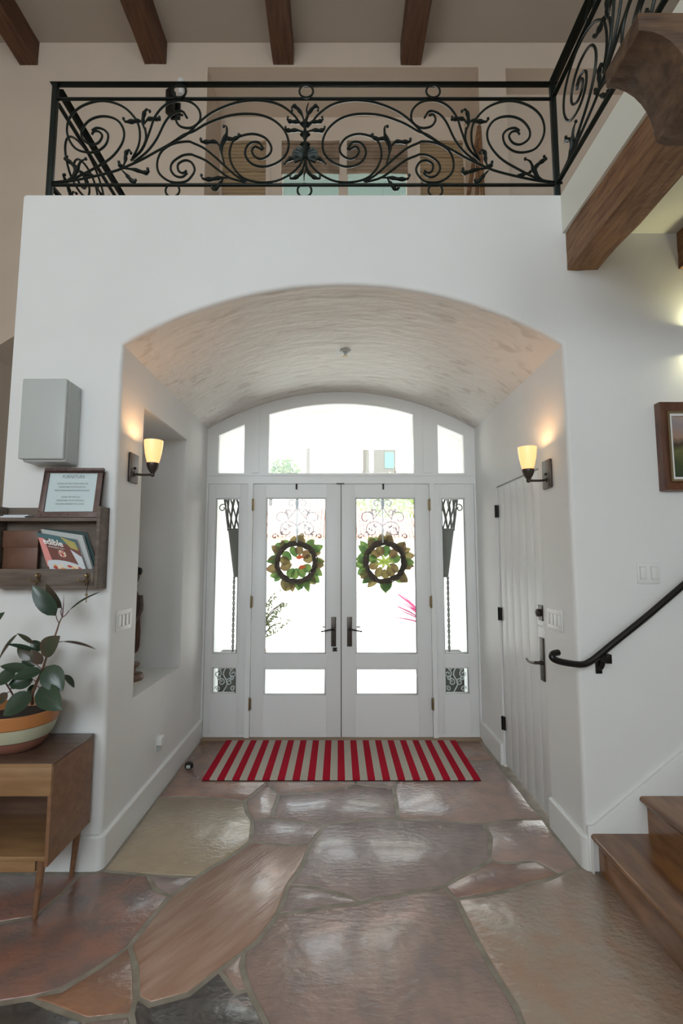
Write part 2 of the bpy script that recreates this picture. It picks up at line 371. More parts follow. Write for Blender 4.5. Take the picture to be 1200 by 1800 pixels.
# ------------------------------------------------------------------ floor: every flagstone a piece, mortar recessed between
fl = struct('floor', MB().box(-XW, XW, YB, YD+.15, -.06, -.0035), GROUT, loc=(0, 0, 0))
struct('floor_passage', MB().box(-XW, WXL+.3, YD+.15, 6.3, -.06, 0), GROUT)
P = {1: (183, 1528), 2: (276, 1402), 3: (340, 1400), 4: (400, 1404), 5: (436, 1428), 6: (443, 1442), 7: (440, 1479), 8: (400, 1508), 9: (345, 1541), 10: (262, 1538), 11: (541, 1487), 12: (532, 1520), 13: (507, 1556), 14: (486, 1608), 15: (452, 1652), 16: (425, 1674), 17: (385, 1704), 18: (330, 1745), 19: (262, 1768), 20: (238, 1755), 21: (240, 1700), 22: (226, 1662), 23: (262, 1615), 24: (298, 1575), 25: (272, 1560), 26: (170, 1700), 27: (110, 1738), 28: (55, 1755), 29: (-60, 1770), 30: (-90, 1660), 31: (60, 1612), 32: (110, 1570), 33: (140, 1536), 34: (-60, 1630), 35: (-90, 1536), 36: (228, 1782), 37: (150, 1792), 38: (85, 1770), 39: (120, 1850), 40: (-140, 1850), 41: (412, 1745), 43: (440, 1850), 44: (240, 1850), 46: (427, 1700), 47: (435, 1738), 48: (470, 1800), 49: (545, 1600), 50: (632, 1583), 51: (700, 1572), 52: (778, 1556), 53: (804, 1580), 54: (828, 1640), 55: (862, 1700), 56: (905, 1765), 57: (940, 1850), 60: (560, 1560), 61: (610, 1573), 62: (570, 1450), 63: (640, 1440), 64: (700, 1439), 65: (780, 1443), 66: (850, 1448), 67: (862, 1470), 68: (860, 1512), 69: (815, 1538), 70: (478, 1438), 71: (490, 1396), 72: (575, 1391), 74: (470, 1375), 75: (625, 1378), 76: (692, 1385), 77: (698, 1418), 78: (480, 1340), 79: (620, 1340), 80: (430, 1407), 81: (352, 1301), 82: (480, 1301), 83: (640, 1301), 84: (842, 1301), 85: (868, 1335), 86: (710, 1345), 87: (954, 1440), 88: (905, 1440), 89: (1022, 1527), 90: (985, 1537), 91: (940, 1513), 92: (885, 1516), 93: (900, 1562), 94: (850, 1573), 95: (1052, 1528), 96: (1215, 1700), 97: (1390, 1850)}
PINK = ((.44, .30, .25), (.33, .245, .225)); MAUVE = ((.31, .24, .23), (.40, .30, .275)); SAND = ((.46, .36, .25), (.41, .32, .225))
ROSE = ((.40, .235, .17), (.29, .185, .155)); TAN = ((.50, .33, .245), (.38, .215, .15)); DARK = ((.07, .06, .055), (.11, .095, .085)); RED = ((.34, .165, .12), (.22, .145, .125)); ORG = ((.40, .20, .115), (.31, .165, .11)); TANB = ((.40, .32, .25), (.42, .28, .205))
stones = [('sand', SAND, [1, 2, 3, 4, 80, 5, 6, 7, 8, 9, 10]), ('tan', TAN, [7, 11, 12, 13, 14, 15, 16, 17, 18, 19, 20, 21, 22, 23, 24, 9, 8]), ('rose', MAUVE, [10, 9, 24, 25]),
 ('red', RED, [1, 10, 25, 24, 23, 22, 26, 27, 28, 29, 30, 34, 31, 32, 33]), ('dark', RED, [33, 32, 31, 34, 35]), ('org', ORG, [22, 21, 20, 36, 37, 38, 28, 27, 26]), ('dk2', DARK, [29, 28, 38, 37, 39, 40]), ('dk3', PINK, [37, 36, 44, 39]),
 ('dk', DARK, [20, 19, 18, 17, 41, 47, 48, 43, 44, 36]), ('sm', PINK, [17, 16, 46, 47, 41]), ('E', PINK, [15, 14, 49, 50, 51, 52, 53, 54, 55, 56, 57, 43, 48, 47, 46, 16]), ('D', MAUVE, [13, 60, 61, 50, 49, 14]),
 ('C', MAUVE, [11, 62, 63, 64, 65, 66, 67, 68, 69, 52, 51, 50, 61, 60, 13, 12]), ('L', MAUVE, [6, 70, 62, 11, 7]), ('J', MAUVE, [70, 71, 72, 75, 76, 77, 64, 63, 62]), ('K', PINK, [71, 74, 78, 79, 75, 72]),
 ('M', PINK, [6, 5, 80, 74, 71, 70]), ('N', ROSE, [2, 81, 82, 78, 74, 80, 4, 3]), ('O', PINK, [82, 83, 79, 78]), ('O2', ROSE, [83, 84, 85, 86, 79]), ('I2', MAUVE, [79, 86, 76, 75]),
 ('I', PINK, [86, 85, 87, 88, 66, 65, 64, 77, 76]), ('H', PINK, [66, 88, 87, 89, 90, 91, 92, 68, 67]), ('G', ROSE, [68, 92, 91, 90, 93, 94, 53, 52, 69]), ('F', TANB, [53, 94, 93, 90, 89, 95, 96, 97, 57, 56, 55, 54])]
_sm = {}
def stone_mat(cols, k):
    key = (id(cols), k)
    if key not in _sm:
        _sm[key] = mat('flagstone', cols[0], .245, c2=cols[1], scale=(7, 3, 6)[k], stretch=((1, 1, 1), (1, 6, 1), (1.5, 1, 1))[k], ramp=(.36, .64), bump=(.5, .3, .65)[k], bscale=(26, 16, 26)[k], bstretch=((1, 1.4, 1), (1, 6, 1), (.8, 1.6, 1))[k], bdist=.014, spec=.7, rvar=.15, detail=9, dist=.2, coat=.4, rot=((0, 0, 0), (0, 0, .93), (0, 0, 0))[k])
    return _sm[key]
def stone(pts, m, gap=.013):
    P_ = []; n = len(pts)
    for i in range(n):
        a, b = pts[i], pts[(i+1) % n]; L = (b-a).length; k = max(1, min(5, int(L/.09)))
        if (a-b).length > 3: k = 1
        for j in range(k):
            p = a.lerp(b, j/k); q_ = noise.noise_vector(Vector((p.x*9, p.y*9, 1.3)))*.012; P_.append(Vector((p.x+q_.x, p.y+q_.y, 0)))
    n = len(P_); area_ = sum(P_[i].x*P_[(i+1) % n].y-P_[(i+1) % n].x*P_[i].y for i in range(n))
    if area_ < 0: P_.reverse()
    def inset(d):
        out = []
        for i in range(n):
            e1 = (P_[i]-P_[i-1]).normalized(); e2 = (P_[(i+1) % n]-P_[i]).normalized()
            m_ = (Vector((-e1.y, e1.x, 0))+Vector((-e2.y, e2.x, 0)))
            m_ = m_.normalized() if m_.length > .2 else Vector((-e1.y, e1.x, 0)); out.append(P_[i]+m_*d)
        return out
    A, B = inset(gap), inset(gap+.004)
    mb = MB(); mb.add([(p.x, p.y, -.02) for p in A]+[(p.x, p.y, -.003) for p in A]+[(p.x, p.y, 0) for p in B], [(i, (i+1) % n, n+(i+1) % n, n+i) for i in range(n)]+[(n+i, n+(i+1) % n, 2*n+(i+1) % n, 2*n+i) for i in range(n)]+[tuple(range(2*n, 3*n))])
    return obj('flagstone', mb, m, fl, ang=60)
for nm, cols, ids in stones:
    k = 1 if nm == 'tan' else 2 if nm in ('C', 'E', 'J', 'L', 'D') else 0
    stone([at(*P[i], Z=0) for i in ids], stone_mat(cols, k))
pal = [PINK, MAUVE, SAND, ROSE, TAN, RED, TANB]
Y0 = at(600, 1850, Z=0).y
def jn(i, j, x0, dx, y0, dy): return Vector((x0+dx*i+(random.Random(i*31+j).uniform(-.2, .2) if 0 < i < 99 else 0), y0-dy*j+(random.Random(i*17+j*5+3).uniform(-.15, .15) if j else 0), 0))
for i in range(6):
    for j in range(4):
        f_ = lambda a, b: jn(a, b, -3.9, 1.3, Y0, 1.15)
        stone([f_(i, j), f_(i+1, j), f_(i+1, j+1), f_(i, j+1)], stone_mat(pal[(i*3+j*2) % 7], 0))
for j in range(3):
    for i in range(2):
        stone([Vector((-4.2+i*1.12, 1.85+j*.95, 0)), Vector((-3.1+i*1.12, 1.85+j*.95, 0)), Vector((-3.1+i*1.12, 2.78+j*.95, 0)), Vector((-4.2+i*1.12, 2.78+j*.95, 0))], stone_mat(pal[(i+j*3) % 7], 0))

# ------------------------------------------------------------------ skirting
def board(name, pts, h, t=.022):
    """skirting following a floor path (list of xy), thickness to the left of travel"""
    mb = MB(); n = len(pts); P_ = [Vector((x, y)) for x, y in pts]; N_ = []
    for i in range(n):
        e = []
        if i > 0: e.append((P_[i]-P_[i-1]).normalized())
        if i < n-1: e.append((P_[i+1]-P_[i]).normalized())
        v = sum((Vector((-d.y, d.x)) for d in e), Vector((0, 0))).normalized(); N_.append(v/max(.5, v.dot(Vector((-e[0].y, e[0].x)))))
    pr = [(0, 0), (t, 0), (t, h-.012), (t-.004, h-.004), (t-.01, h), (0, h)]
    vs = []
    for p, v in zip(P_, N_):
        for a, z in pr: q_ = p+v*a; vs.append((q_.x, q_.y, z))
    k = len(pr); fs = [(i*k+j, (i+1)*k+j, (i+1)*k+(j+1) % k, i*k+(j+1) % k) for i in range(n-1) for j in range(k)]
    fs += [tuple(range(k)), tuple((n-1)*k+j for j in range(k))]
    mb.add(vs, fs); return struct(name, mb, TRIM, ang=25)
def corner(cx, cy, r, a0, a1, n=6): return [(cx+r*math.cos(a0+(a1-a0)*i/n), cy+r*math.sin(a0+(a1-a0)*i/n)) for i in range(n+1)]
board('baseboard_left', [(XL, YD-.004)]+corner(XL-rr, YF+rr, rr, 0, -PI/2)+[(WXL-.01, YF)], .175)
board('baseboard_right', [(XR+.0, DY1+.01), (XR, YD-.004)][::1], .165)
bl = board('baseboard_front', [(XR+rr, YF)]+corner(XR+rr, YF+rr, rr, -PI/2, -PI)+[(XR, DY0-.005)], .175)
# raking skirt up the stair wall
a = [(XR+rr-.02, 0), (XR+rr-.02, .225), (XR+rr+.015, .225), (4.25, .225+(4.25-XR-rr-.015)*.76), (4.25, 0)]
mb = MB(); mb.prism([(x, YF, z) for x, z in a], (0, -.022, 0), (0, -.0005, 0)); struct('trim_1', mb, TRIM, bev=.003)
mb = MB(); mb.prism([(XR-.02, YF, 0), (XR+rr, YF, 0), (XR+rr, YF, .225), (XR-.006, YF, .225)], (0, -.001, 0), (0, -.024, 0))
struct('threshold_trim', MB().box(XL+.004, XR-.004, YD-.06, YD+.1, -.008, .012), RUGWOOD, bev=.004)

# ------------------------------------------------------------------ entrance screen: frame, transoms, sidelights, doors
FY0, FY1 = YD, YD+.09
mb = MB()
mb.box(XL+.001, -1.247, FY0, FY1, .013, 2.352)                                  # jambs
mb.box(1.297, XR-.001, FY0, FY1, .013, 2.352)
mb.box(-.862, -.818, FY0-.012, FY1, -.008, 2.352)                          # mullions beside the doors
mb.box(.868, .912, FY0-.012, FY1, -.008, 2.352)
mb.box(XL+.001, XR-.001, FY0, FY1, 2.352, 2.455)                             # transom rail
mb.box(-.818, .868, FY0-.006, FY0, 2.354, 2.37)
def arch_piece(x0, x1, zfun0, zfun1, ya=FY0, yb=FY1, n=14):
    for i in range(n):
        xa = x0+(x1-x0)*i/n; xb = x0+(x1-x0)*(i+1)/n
        mb.add([(xa, ya, zfun0(xa)), (xb, ya, zfun0(xb)), (xb, ya, zfun1(xb)), (xa, ya, zfun1(xa)), (xa, yb, zfun0(xa)), (xb, yb, zfun0(xb)), (xb, yb, zfun1(xb)), (xa, yb, zfun1(xa))], [(0, 1, 2, 3), (4, 7, 6, 5), (0, 4, 5, 1), (3, 2, 6, 7)])
vz = lambda x: arc_z(min(max(x, XL+.001), XR-.001), .002)
gz = lambda x: arc_z(x, .119)
# centre light surround
arch_piece(-.675, .725, gz, vz)
# between centre and side lights; outer stiles
for xa, xb in ((-.91, -.675), (.725, .96)):
    mb.prism([(xa, FY0, 2.455), (xb, FY0, 2.455), (xb, FY0, vz(xb)), ((xa+xb)/2, FY0, vz((xa+xb)/2)), (xa, FY0, vz(xa))], (0, 0, 0), (0, .09, 0))
for xa, xb in ((XL+.001, -1.158), (1.208, XR-.001)):
    mb.prism([(xa, FY0, 2.455), (xb, FY0, 2.455), (xb, FY0, vz(xb)), (xa, FY0, vz(xa))], (0, 0, 0), (0, .09, 0))
sz_ = lambda x: 2.935-.44*(abs(x-XM)-.935) if abs(x-XM) > .935 else 2.935
arch_piece(-1.158, -.91, sz_, vz); arch_piece(.96, 1.208, sz_, vz)
# raised cover strips on the mullion lines above the rail
for xc in (-.80, .85): mb.box(xc-.035, xc+.035, FY0-.01, FY0, 2.455, min(vz(xc-.035), vz(xc+.035))-.004)
mb.box(XL+.02, XR-.02, FY0-.008, FY0, 2.43, 2.452)
struct('trim_2', mb, TRIM, smooth=False)
GY = YD+.035
# transom panes (window_1..3)
mb = MB(); ptsC = [(-.675, 2.455), (.725, 2.455)]+[(.725-1.4*i/20, gz(.725-1.4*i/20)) for i in range(21)]
win1 = struct('window_1', MB().prism([(x, GY, z) for x, z in ptsC], (0, 0, 0), (0, .006, 0)), GLASS, smooth=False)
for nm, xs_ in (('window_2', (-1.158, -.91)), ('window_3', (1.208, .96))):
    x0, x1 = xs_
    struct(nm, MB().prism([(x0, GY, 2.455), (x1, GY, 2.455), (x1, GY, sz_(x1)), (x0, GY, sz_(x0))], (0, 0, 0), (0, .006, 0)), GLASS, smooth=False)
def frame_leaf(par, x0, x1, z0, z1, panes, y0_, y1_, glass=GLASS):
    """stiles, rails and glass of a door or sidelight; panes = [(gx0,gx1,gz0,gz1),...] lower first"""
    gx0, gx1 = panes[0][0], panes[0][1]
    obj('stile', MB().box(x0, gx0, y0_, y1_, z0, z1), DOORP, par, bev=.002)
    obj('stile', MB().box(gx1, x1, y0_, y1_, z0, z1), DOORP, par, bev=.002)
    obj('bottom_rail', MB().box(gx0, gx1, y0_+.001, y1_-.001, z0, panes[0][2]), DOORP, par)
    obj('middle_rail', MB().box(gx0, gx1, y0_+.001, y1_-.001, panes[0][3], panes[1][2]), DOORP, par)
    obj('top_rail', MB().box(gx0, gx1, y0_+.001, y1_-.001, panes[1][3], z1), DOORP, par)
    for g in panes:
        obj('glass_pane', MB().box(g[0], g[1], (y0_+y1_)/2, (y0_+y1_)/2+.005, g[2], g[3]), glass, par)
        b = MB(); t = .012
        for a in ((g[0], g[0]+t, g[2], g[3]), (g[1]-t, g[1], g[2], g[3]), (g[0]+t, g[1]-t, g[2], g[2]+t), (g[0]+t, g[1]-t, g[3]-t, g[3])):
            b.box(a[0], a[1], y0_+.006, y0_+.02, a[2], a[3])
        obj('glazing_bead', b, TRIM, par, bev=.003)
def hinge(par, x, y, z, m=BRASS, r=.008, h=.1):
    b = MB(); b.lathe([(0, -h/2-.012), (.005, -h/2-.008), (r, -h/2), (r, h/2), (.005, h/2+.008), (0, h/2+.012)], (x, y, z), 10)
    b.box(x-.016, x+.016, y+r*.3, y+r, z-h/2, z+h/2); obj('hinge', b, m, par)
DY = YD+.004
for k, (x0, x1, sgn) in enumerate(((-.814, .0215, 1), (.0285, .864, -1))):
    d = empty('door_%d' % (k+1), (x0 if sgn > 0 else x1, YD, .013), kind='structure')
    g0, g1 = (-.693, -.114) if sgn > 0 else (.156, .736)
    frame_leaf(d, x0, x1, .014, 2.349, [(g0, g1, .387, .626), (g0, g1, .757, 2.218)], DY, DY+.045)
    for hz in (.31, 1.235, 2.15): hinge(d, (x0-.004) if sgn > 0 else (x1+.004), YD-.012, hz)
    hx = -.046 if sgn > 0 else .102
    obj('lock_plate', MB().box(hx-.023, hx+.023, DY-.009, DY, .825, 1.095), BRONZE, d, bev=.002)
    b = MB(); b.lathe([(.012, 0), (.012, -.04), (.0, -.042)], (hx, DY-.009, .985), 12, axis='Y')
    b.tube([(hx, DY-.05, .985), (hx-sgn*.03, DY-.055, .985), (hx-sgn*.075, DY-.055, .975), (hx-sgn*.115, DY-.052, .968)], .0065, 8)
    obj('lever_handle', b, BLACK, d)
    b = MB(); b.lathe([(.01, 0), (.01, .04), (0, .042)], (hx, DY+.045, .985), 12, axis='Y'); b.tube([(hx, DY+.085, .985), (hx-sgn*.06, DY+.09, .99), (hx-sgn*.105, DY+.09, .99)], .006, 8)
    obj('outer_handle', b, BLACK, d)
    if sgn > 0:
        obj('astragal', MB().box(.0, .05, DY+.0455, DY+.056, .014, 2.349).box(.0216, .0284, DY+.02, DY+.0455, .014, 2.349), BRONZE, d)
        obj('keyhole', MB().lathe([(.009, 0), (.009, -.004), (0, -.005)], (hx, DY-.009, .875), 12, axis='Y'), BLACK, d)
        b = MB(); b.box(-.036-.02, -.012, DY-.012, DY, .805, .815); b.box(-.036-.02, -.012, DY-.012, DY, .782, .792); b.box(-.05, -.018, DY-.008, DY, .792, .805)
        obj('alarm_contact', b, BLACK, d)
        obj('flush_bolt', MB().box(-.02, .055, YD-.012, YD+.003, 2.349, 2.357), BLACK, d)
# sidelights
for nm, x0, x1, g0, g1 in (('window_4', -1.245, -.864, -1.176, -.94), ('window_5', .914, 1.295, .978, 1.212)):
    e = empty(nm, (x0, YD, .013), kind='structure')
    frame_leaf(e, x0, x1, .04, 2.35, [(g0, g1, .40, .636), (g0, g1, .76, 2.214)], DY, DY+.045)
    gx = (g0+g1)/2
    for sx_ in (-1, 1):
        for z0, r_, a0 in ((.43, .026, 0), (.49, .032, 1.2), (.565, .034, 2.2), (.61, .02, .4), (.53, .022, 4)):
            x0_ = gx+sx_*(.03+.045*((z0*37) % 1)); obj('scroll', MB().tube([(x0_+sx_*(r_-r_*.055*t_)*math.cos(t_*.55+a0), DY+.055, z0+(r_-r_*.055*t_)*math.sin(t_*.55+a0)) for t_ in range(15)], .005, 5), WSC, e)
    obj('scroll_stem', MB().tube([(gx-.02, DY+.055, .40), (gx+.02, DY+.055, .48), (gx-.02, DY+.055, .56), (gx+.01, DY+.055, .636)], .006, 5), WSC, e)
    obj('sill_block', MB().box(x0, x1, DY+.004, DY+.05, .013, .04), TRIM, e)

# ------------------------------------------------------------------ plank door in the right wall
pd = empty('door_3', (XR, DY1, 0), kind='structure')
n = 6; bw = (DY1-DY0-.012)/n; xf = XR+.012
for i in range(n):
    ya = DY0+.006+bw*i
    obj('plank', MB().box(xf, xf+.04, ya+.0014, ya+bw-.0014, .018, DZ-.006), DOORP, pd, bev=.003)
obj('backing', MB().box(xf+.012, xf+.035, DY0+.004, DY1-.004, .02, DZ-.008), DOORP, pd)
for z in (.33, 1.19, 2.03):
    b = MB(); b.lathe([(.009, -.052), (.009, .052)], (XR-.006, DY1-.003, z), 10); b.box(XR-.004, xf+.002, DY1-.03, DY1-.003, z-.05, z+.05); obj('hinge', b, BLACK, pd)
obj('lock_plate', MB().box(xf-.01, xf, 3.175, 3.235, .85, 1.125), BRONZE, pd, bev=.003)
b = MB(); b.lathe([(.014, 0), (.014, -.012), (.01, -.016), (.01, -.05), (0, -.052)], (xf-.01, 3.205, .965), 14, axis='X')
b.tube([(xf-.055, 3.205, .965), (xf-.06, 3.25, .958), (xf-.06, 3.30, .955), (xf-.055, 3.345, .962)], lambda t: .009-.003*t, 8); obj('lever_handle', b, BRONZE, pd)
b = MB(); b.box(xf-.008, xf, 3.175, 3.235, 1.235, 1.335); b.lathe([(.022, -.008), (.025, -.014), (.024, -.03), (.015, -.036), (0, -.037)], (xf, 3.205, 1.285), 18, axis='X'); obj('deadbolt', b, BRONZE, pd, ang=40)
obj('name_strip', MB().box(xf-.002, xf, 3.15, 3.28, 1.19, 1.203), GREY, pd)

# ------------------------------------------------------------------ wrought iron railings
def c6(p): return (60+p[0]/4, 130+p[1]/4)
def c7(p): return (340+p[0]/3.75, 130+p[1]/3.75)
UC = at(537, 240, Y=YF+.035).x                                                  # centre of the front panel
RY = YF+.035
def loc2(p): q_ = at(p[0], p[1], Y=RY); return (q_.x-UC, q_.z)          # photo point -> (distance from the panel centre, height)
A_ = [(690, 595), (735, 500), (742, 400), (715, 320), (640, 240), (540, 197), (440, 192), (330, 230), (255, 300), (230, 390), (250, 470), (300, 530), (380, 552), (450, 540), (505, 495), (520, 430), (490, 392), (440, 380), (405, 400)]
B_ = [(100, 765), (250, 745), (420, 665), (540, 590), (615, 495), (632, 410), (600, 340), (540, 305), (460, 300), (385, 330), (335, 395), (340, 455), (395, 495), (450, 485), (478, 440), (460, 408), (425, 402), (405, 425)]
C_ = [(100, 768), (260, 752), (420, 720), (560, 685), (640, 655), (760, 600), (860, 545), (960, 490), (1050, 430)]
J1 = [(680, 610), (760, 530), (810, 410), (850, 300), (920, 220), (1010, 186), (1100, 198), (1160, 255), (1163, 330), (1105, 378), (1030, 370), (997, 325), (1012, 287), (1045, 290)]
J2 = [(700, 620), (790, 550), (860, 460), (920, 340), (975, 280), (1040, 262), (1075, 310)]
K_ = [(690, 600), (750, 540), (785, 460), (780, 380)]
E_ = [(0, 378), (100, 322), (250, 272), (400, 265), (510, 295), (590, 360), (625, 440), (615, 520), (560, 580), (470, 612), (390, 595), (345, 545), (345, 490), (380, 454), (430, 452), (462, 495)]
F_ = [(728, 540), (700, 600), (640, 660), (540, 708), (420, 713), (320, 680), (255, 600), (238, 510), (275, 430), (380, 396), (470, 420), (512, 480), (500, 530), (450, 560), (405, 545), (385, 505), (410, 480), (455, 502)]
D_ = [(-40, 395), (28, 328), (130, 250), (280, 190), (430, 174), (560, 200), (650, 260), (700, 320), (728, 350)]
strands = [[c6(p) for p in A_], [c6(p) for p in B_], [c6(p) for p in C_]+[c7(p) for p in E_], [c6(p) for p in J1], [c6(p) for p in J2], [c6(p) for p in K_], [c7(p) for p in F_], [c6((960, 490))]+[c7(p) for p in D_],
 [c7(p) for p in [(350, 711), (280, 670), (200, 600), (140, 545), (70, 490), (0, 457)]]+[c6(p) for p in [(1080, 475), (980, 490), (900, 540), (865, 620), (880, 700), (960, 758), (1060, 758), (1110, 715), (1128, 670), (1105, 622), (1060, 608), (1012, 635), (1015, 680), (1045, 697), (1072, 680)]],
 [c7(p) for p in [(340, 714), (240, 685), (160, 630), (80, 570), (10, 540)]]+[c6(p) for p in [(1100, 566), (1040, 575), (975, 620), (960, 670), (990, 715), (1040, 725), (1076, 697)]]]
leaves_ = [[c6(p) for p in [(780, 400), (765, 350), (770, 290), (790, 250), (812, 262)]], [c6(p) for p in [(775, 350), (740, 330), (690, 335), (640, 335), (628, 315)]], [c6(p) for p in [(775, 350), (800, 320), (850, 315), (885, 322), (880, 305)]],
 [c6(p) for p in [(620, 665), (640, 610), (645, 560), (668, 535), (680, 555)]], [c6(p) for p in [(600, 660), (700, 672), (780, 695), (805, 685), (798, 668)]], [c6(p) for p in [(620, 680), (650, 710), (680, 745), (708, 765), (712, 748)]], [c6(p) for p in [(640, 650), (600, 640), (595, 620)]],
 [c7(p) for p in [(205, 600), (185, 520), (185, 460), (215, 405), (218, 350), (200, 345)]], [c7(p) for p in [(190, 500), (150, 450), (90, 450), (50, 445), (48, 430)]], [c7(p) for p in [(190, 480), (220, 430), (270, 430), (310, 405), (298, 400)]],
 [c7(p) for p in [(240, 685), (180, 685), (110, 695), (62, 690), (52, 668)]], [c7(p) for p in [(195, 690), (180, 715), (150, 755), (128, 762), (122, 748)]],
 [(1076-a, b) for a, b in [(700+1060/3.75, 130+735/3.75), (700+940/3.75, 130+690/3.75), (700+905/3.75, 130+640/3.75), (700+880/3.75, 130+580/3.75), (700+845/3.75, 130+560/3.75)]],
 [(1076-a, b) for a, b in [(700+940/3.75, 130+690/3.75), (700+915/3.75, 130+620/3.75), (700+950/3.75, 130+580/3.75), (700+985/3.75, 130+560/3.75), (700+970/3.75, 130+545/3.75)]],
 [(1076-a, b) for a, b in [(700+795/3.75, 130+665/3.75), (700+830/3.75, 130+665/3.75), (700+880/3.75, 130+645/3.75)]]]
half = [[loc2(p) for p in s_] for s_ in strands]; halfl = [[loc2(p) for p in s_] for s_ in leaves_]
ZT1 = at(98, 143.5, Y=YF+.015).z; ZT0 = at(98, 153.5, Y=YF+.055).z; ZM1 = at(98, 170, Y=YF+.025).z; ZM0 = at(98, 178, Y=YF+.045).z; ZB1 = at(98, 321.5, Y=YF+.025).z; ZB0 = at(98, 329, Y=YF+.045).z
def leafr(t): return .0045+.0085*abs(math.sin(min(1, t*1.1)*PI))**2*(1+.35*math.sin(t*26))
def scrollwork(par, mapf, mir):
    """one half panel: every forged scroll and leaf its own part"""
    for s_ in half: obj('scroll', MB().tube([mapf((-u if mir else u), z) for u, z in s_], .0072, 6, smooth=4), IRON, par)
    for s_ in halfl:
        b = MB(); pts = [mapf((-u if mir else u), z) for u, z in s_]
        b.tube(pts, leafr, 6, smooth=4); b.ball(pts[-1], .010, n=6)
        obj('leaf_curl', b, IRON, par)
def centre_piece(par, mapf):
    def q(x, y): u, z = loc2(c7((x, y))); return mapf(u, z)
    b = MB(); b.tube([q(757, 190), (q(745, 235)), q(752, 270), q(735, 320)], lambda t: .003+.008*t, 6, smooth=4)
    b.tube([q(735, 320), q(735, 450), q(735, 560)], lambda t: .014+.006*math.cos(t*20), 8, smooth=8)
    b.tube([q(735, 560), q(742, 620), q(730, 660), q(728, 705)], lambda t: .010-.008*t, 6, smooth=4)
    for yy in (400, 465, 330): b.ball(q(735, yy), .02, n=8, sz=(1.7, 1, .6))
    for s_ in (-1, 1):
        m_ = lambda x: 735+s_*(735-x)
        for arm in ([(735, 330), (710, 260), (670, 215), (648, 222), (650, 240)], [(735, 335), (690, 318), (640, 315), (620, 300), (622, 285)], [(735, 385), (680, 372), (630, 375), (608, 362), (606, 350)], [(735, 560), (715, 640), (680, 680), (640, 690), (636, 670)], [(735, 545), (690, 555), (640, 560), (610, 580), (600, 590)]):
            p3 = [q(m_(x), y) for x, y in arm]; b.tube(p3, leafr, 6, smooth=4); b.ball(p3[-1], .008, n=6)
        for k in range(7):                                                # shell fans
            an = PI*(.5+.62*k/6); L_ = 100-6*abs(k-2)
            p3 = [q(m_(735), 548), q(m_(735+math.cos(an)*L_*.5), 548-math.sin(an)*L_*.55), q(m_(735+math.cos(an)*L_), 552-math.sin(an)*L_*.75)]
            b.tube(p3, lambda t: .005+.009*t, 5, smooth=3)
    obj('centre_ornament', b, IRON, par)
def ringpart(par, c, axis='Y'): 
    r = .043; pts = [Vector(c)+(Vector((r*math.cos(2*PI*k/20), 0, r*math.sin(2*PI*k/20))) if axis == 'Y' else Vector((0, r*math.cos(2*PI*k/20), r*math.sin(2*PI*k/20)))) for k in range(20)]
    obj('ring', MB().tube(pts, .0065, 6, smooth=1, closed=True), IRON, par)
RY = YF+.035; X0r, X1r = -1.775, 1.352
r1 = empty('iron_railing', (UC, RY, TOP), 'ornate scrolled black-green iron balustrade across the gallery front above the arch', 'railing')
obj('top_rail', MB().box(X0r-.03, X1r+.02, RY-.02, RY+.02, ZT0, ZT1), IRON, r1, bev=.006)
obj('upper_bar', MB().box(X0r, X1r, RY-.01, RY+.01, ZM0, ZM1), IRON, r1, bev=.003)
obj('bottom_bar', MB().box(X0r, X1r, RY-.01, RY+.01, ZB0, ZB1), IRON, r1, bev=.003)
for x in (X0r, X1r-.01): obj('post', MB().box(x-.016, x+.016, RY-.016, RY+.016, TOP, ZT0), IRON, r1, bev=.003)
for px in (315, 538, 761): ringpart(r1, (at(px, 160, Y=RY-.018).x, RY-.018, at(px, 160.5, Y=RY-.018).z))
for px in (303, 535, 765): ringpart(r1, (at(px, 337, Y=RY).x, RY, ZB0-.030))
fr = lambda u, z: Vector((UC+u, RY, z))
scrollwork(r1, fr, False); scrollwork(r1, fr, True); centre_piece(r1, fr)
# left return rail, running back to the rear wall
r2 = empty('iron_railing', (X0r, (RY+YU)/2, TOP), 'shorter scrolled iron railing running back along the gallery left edge', 'railing')
ya, yb = RY+.03, YU-.02
obj('top_rail', MB().box(X0r-.028, X0r+.028, ya, yb, ZT0, ZT1), IRON, r2, bev=.006)
obj('upper_bar', MB().box(X0r-.012, X0r+.012, ya, yb, ZM0, ZM1), IRON, r2); obj('bottom_bar', MB().box(X0r-.012, X0r+.012, ya, yb, ZB0, ZB1), IRON, r2)
obj('post', MB().box(X0r-.016, X0r+.016, yb-.03, yb, 3.74, ZT0), IRON, r2)
scrollwork(r2, lambda u, z: Vector((X0r, RY+(1.57+u)*1.2+.03, z)), False)
ringpart(r2, (X0r, 3.7, (ZM1+ZT0)/2), 'X')
# right-hand rail toward the camera, on the side gallery
XG = X1r-.01
r3 = empty('iron_railing', (XG, 1.0, TOP), 'scrolled iron railing of the right side gallery coming toward the viewer', 'railing')
obj('top_rail', MB().box(XG-.028, XG+.028, -2.0, RY-.0215, ZT0, ZT1), IRON, r3, bev=.006)
obj('upper_bar', MB().box(XG-.012, XG+.012, -2.0, RY-.0215, ZM0, ZM1), IRON, r3); obj('bottom_bar', MB().box(XG-.012, XG+.012, -2.0, RY-.0215, ZB0, ZB1), IRON, r3)
scrollwork(r3, lambda u, z: Vector((XG, RY-(1.57+u)-.045, z)), False); scrollwork(r3, lambda u, z: Vector((XG, RY-(1.57+u)-.045, z)), True)
for y in (1.15, -.45, -1.95): obj('post', MB().box(XG-.016, XG+.016, y-.016, y+.016, TOP, ZT0), IRON, r3)
for y in (2.3, 1.17): ringpart(r3, (XG, y, (ZM1+ZT0)/2), 'X')

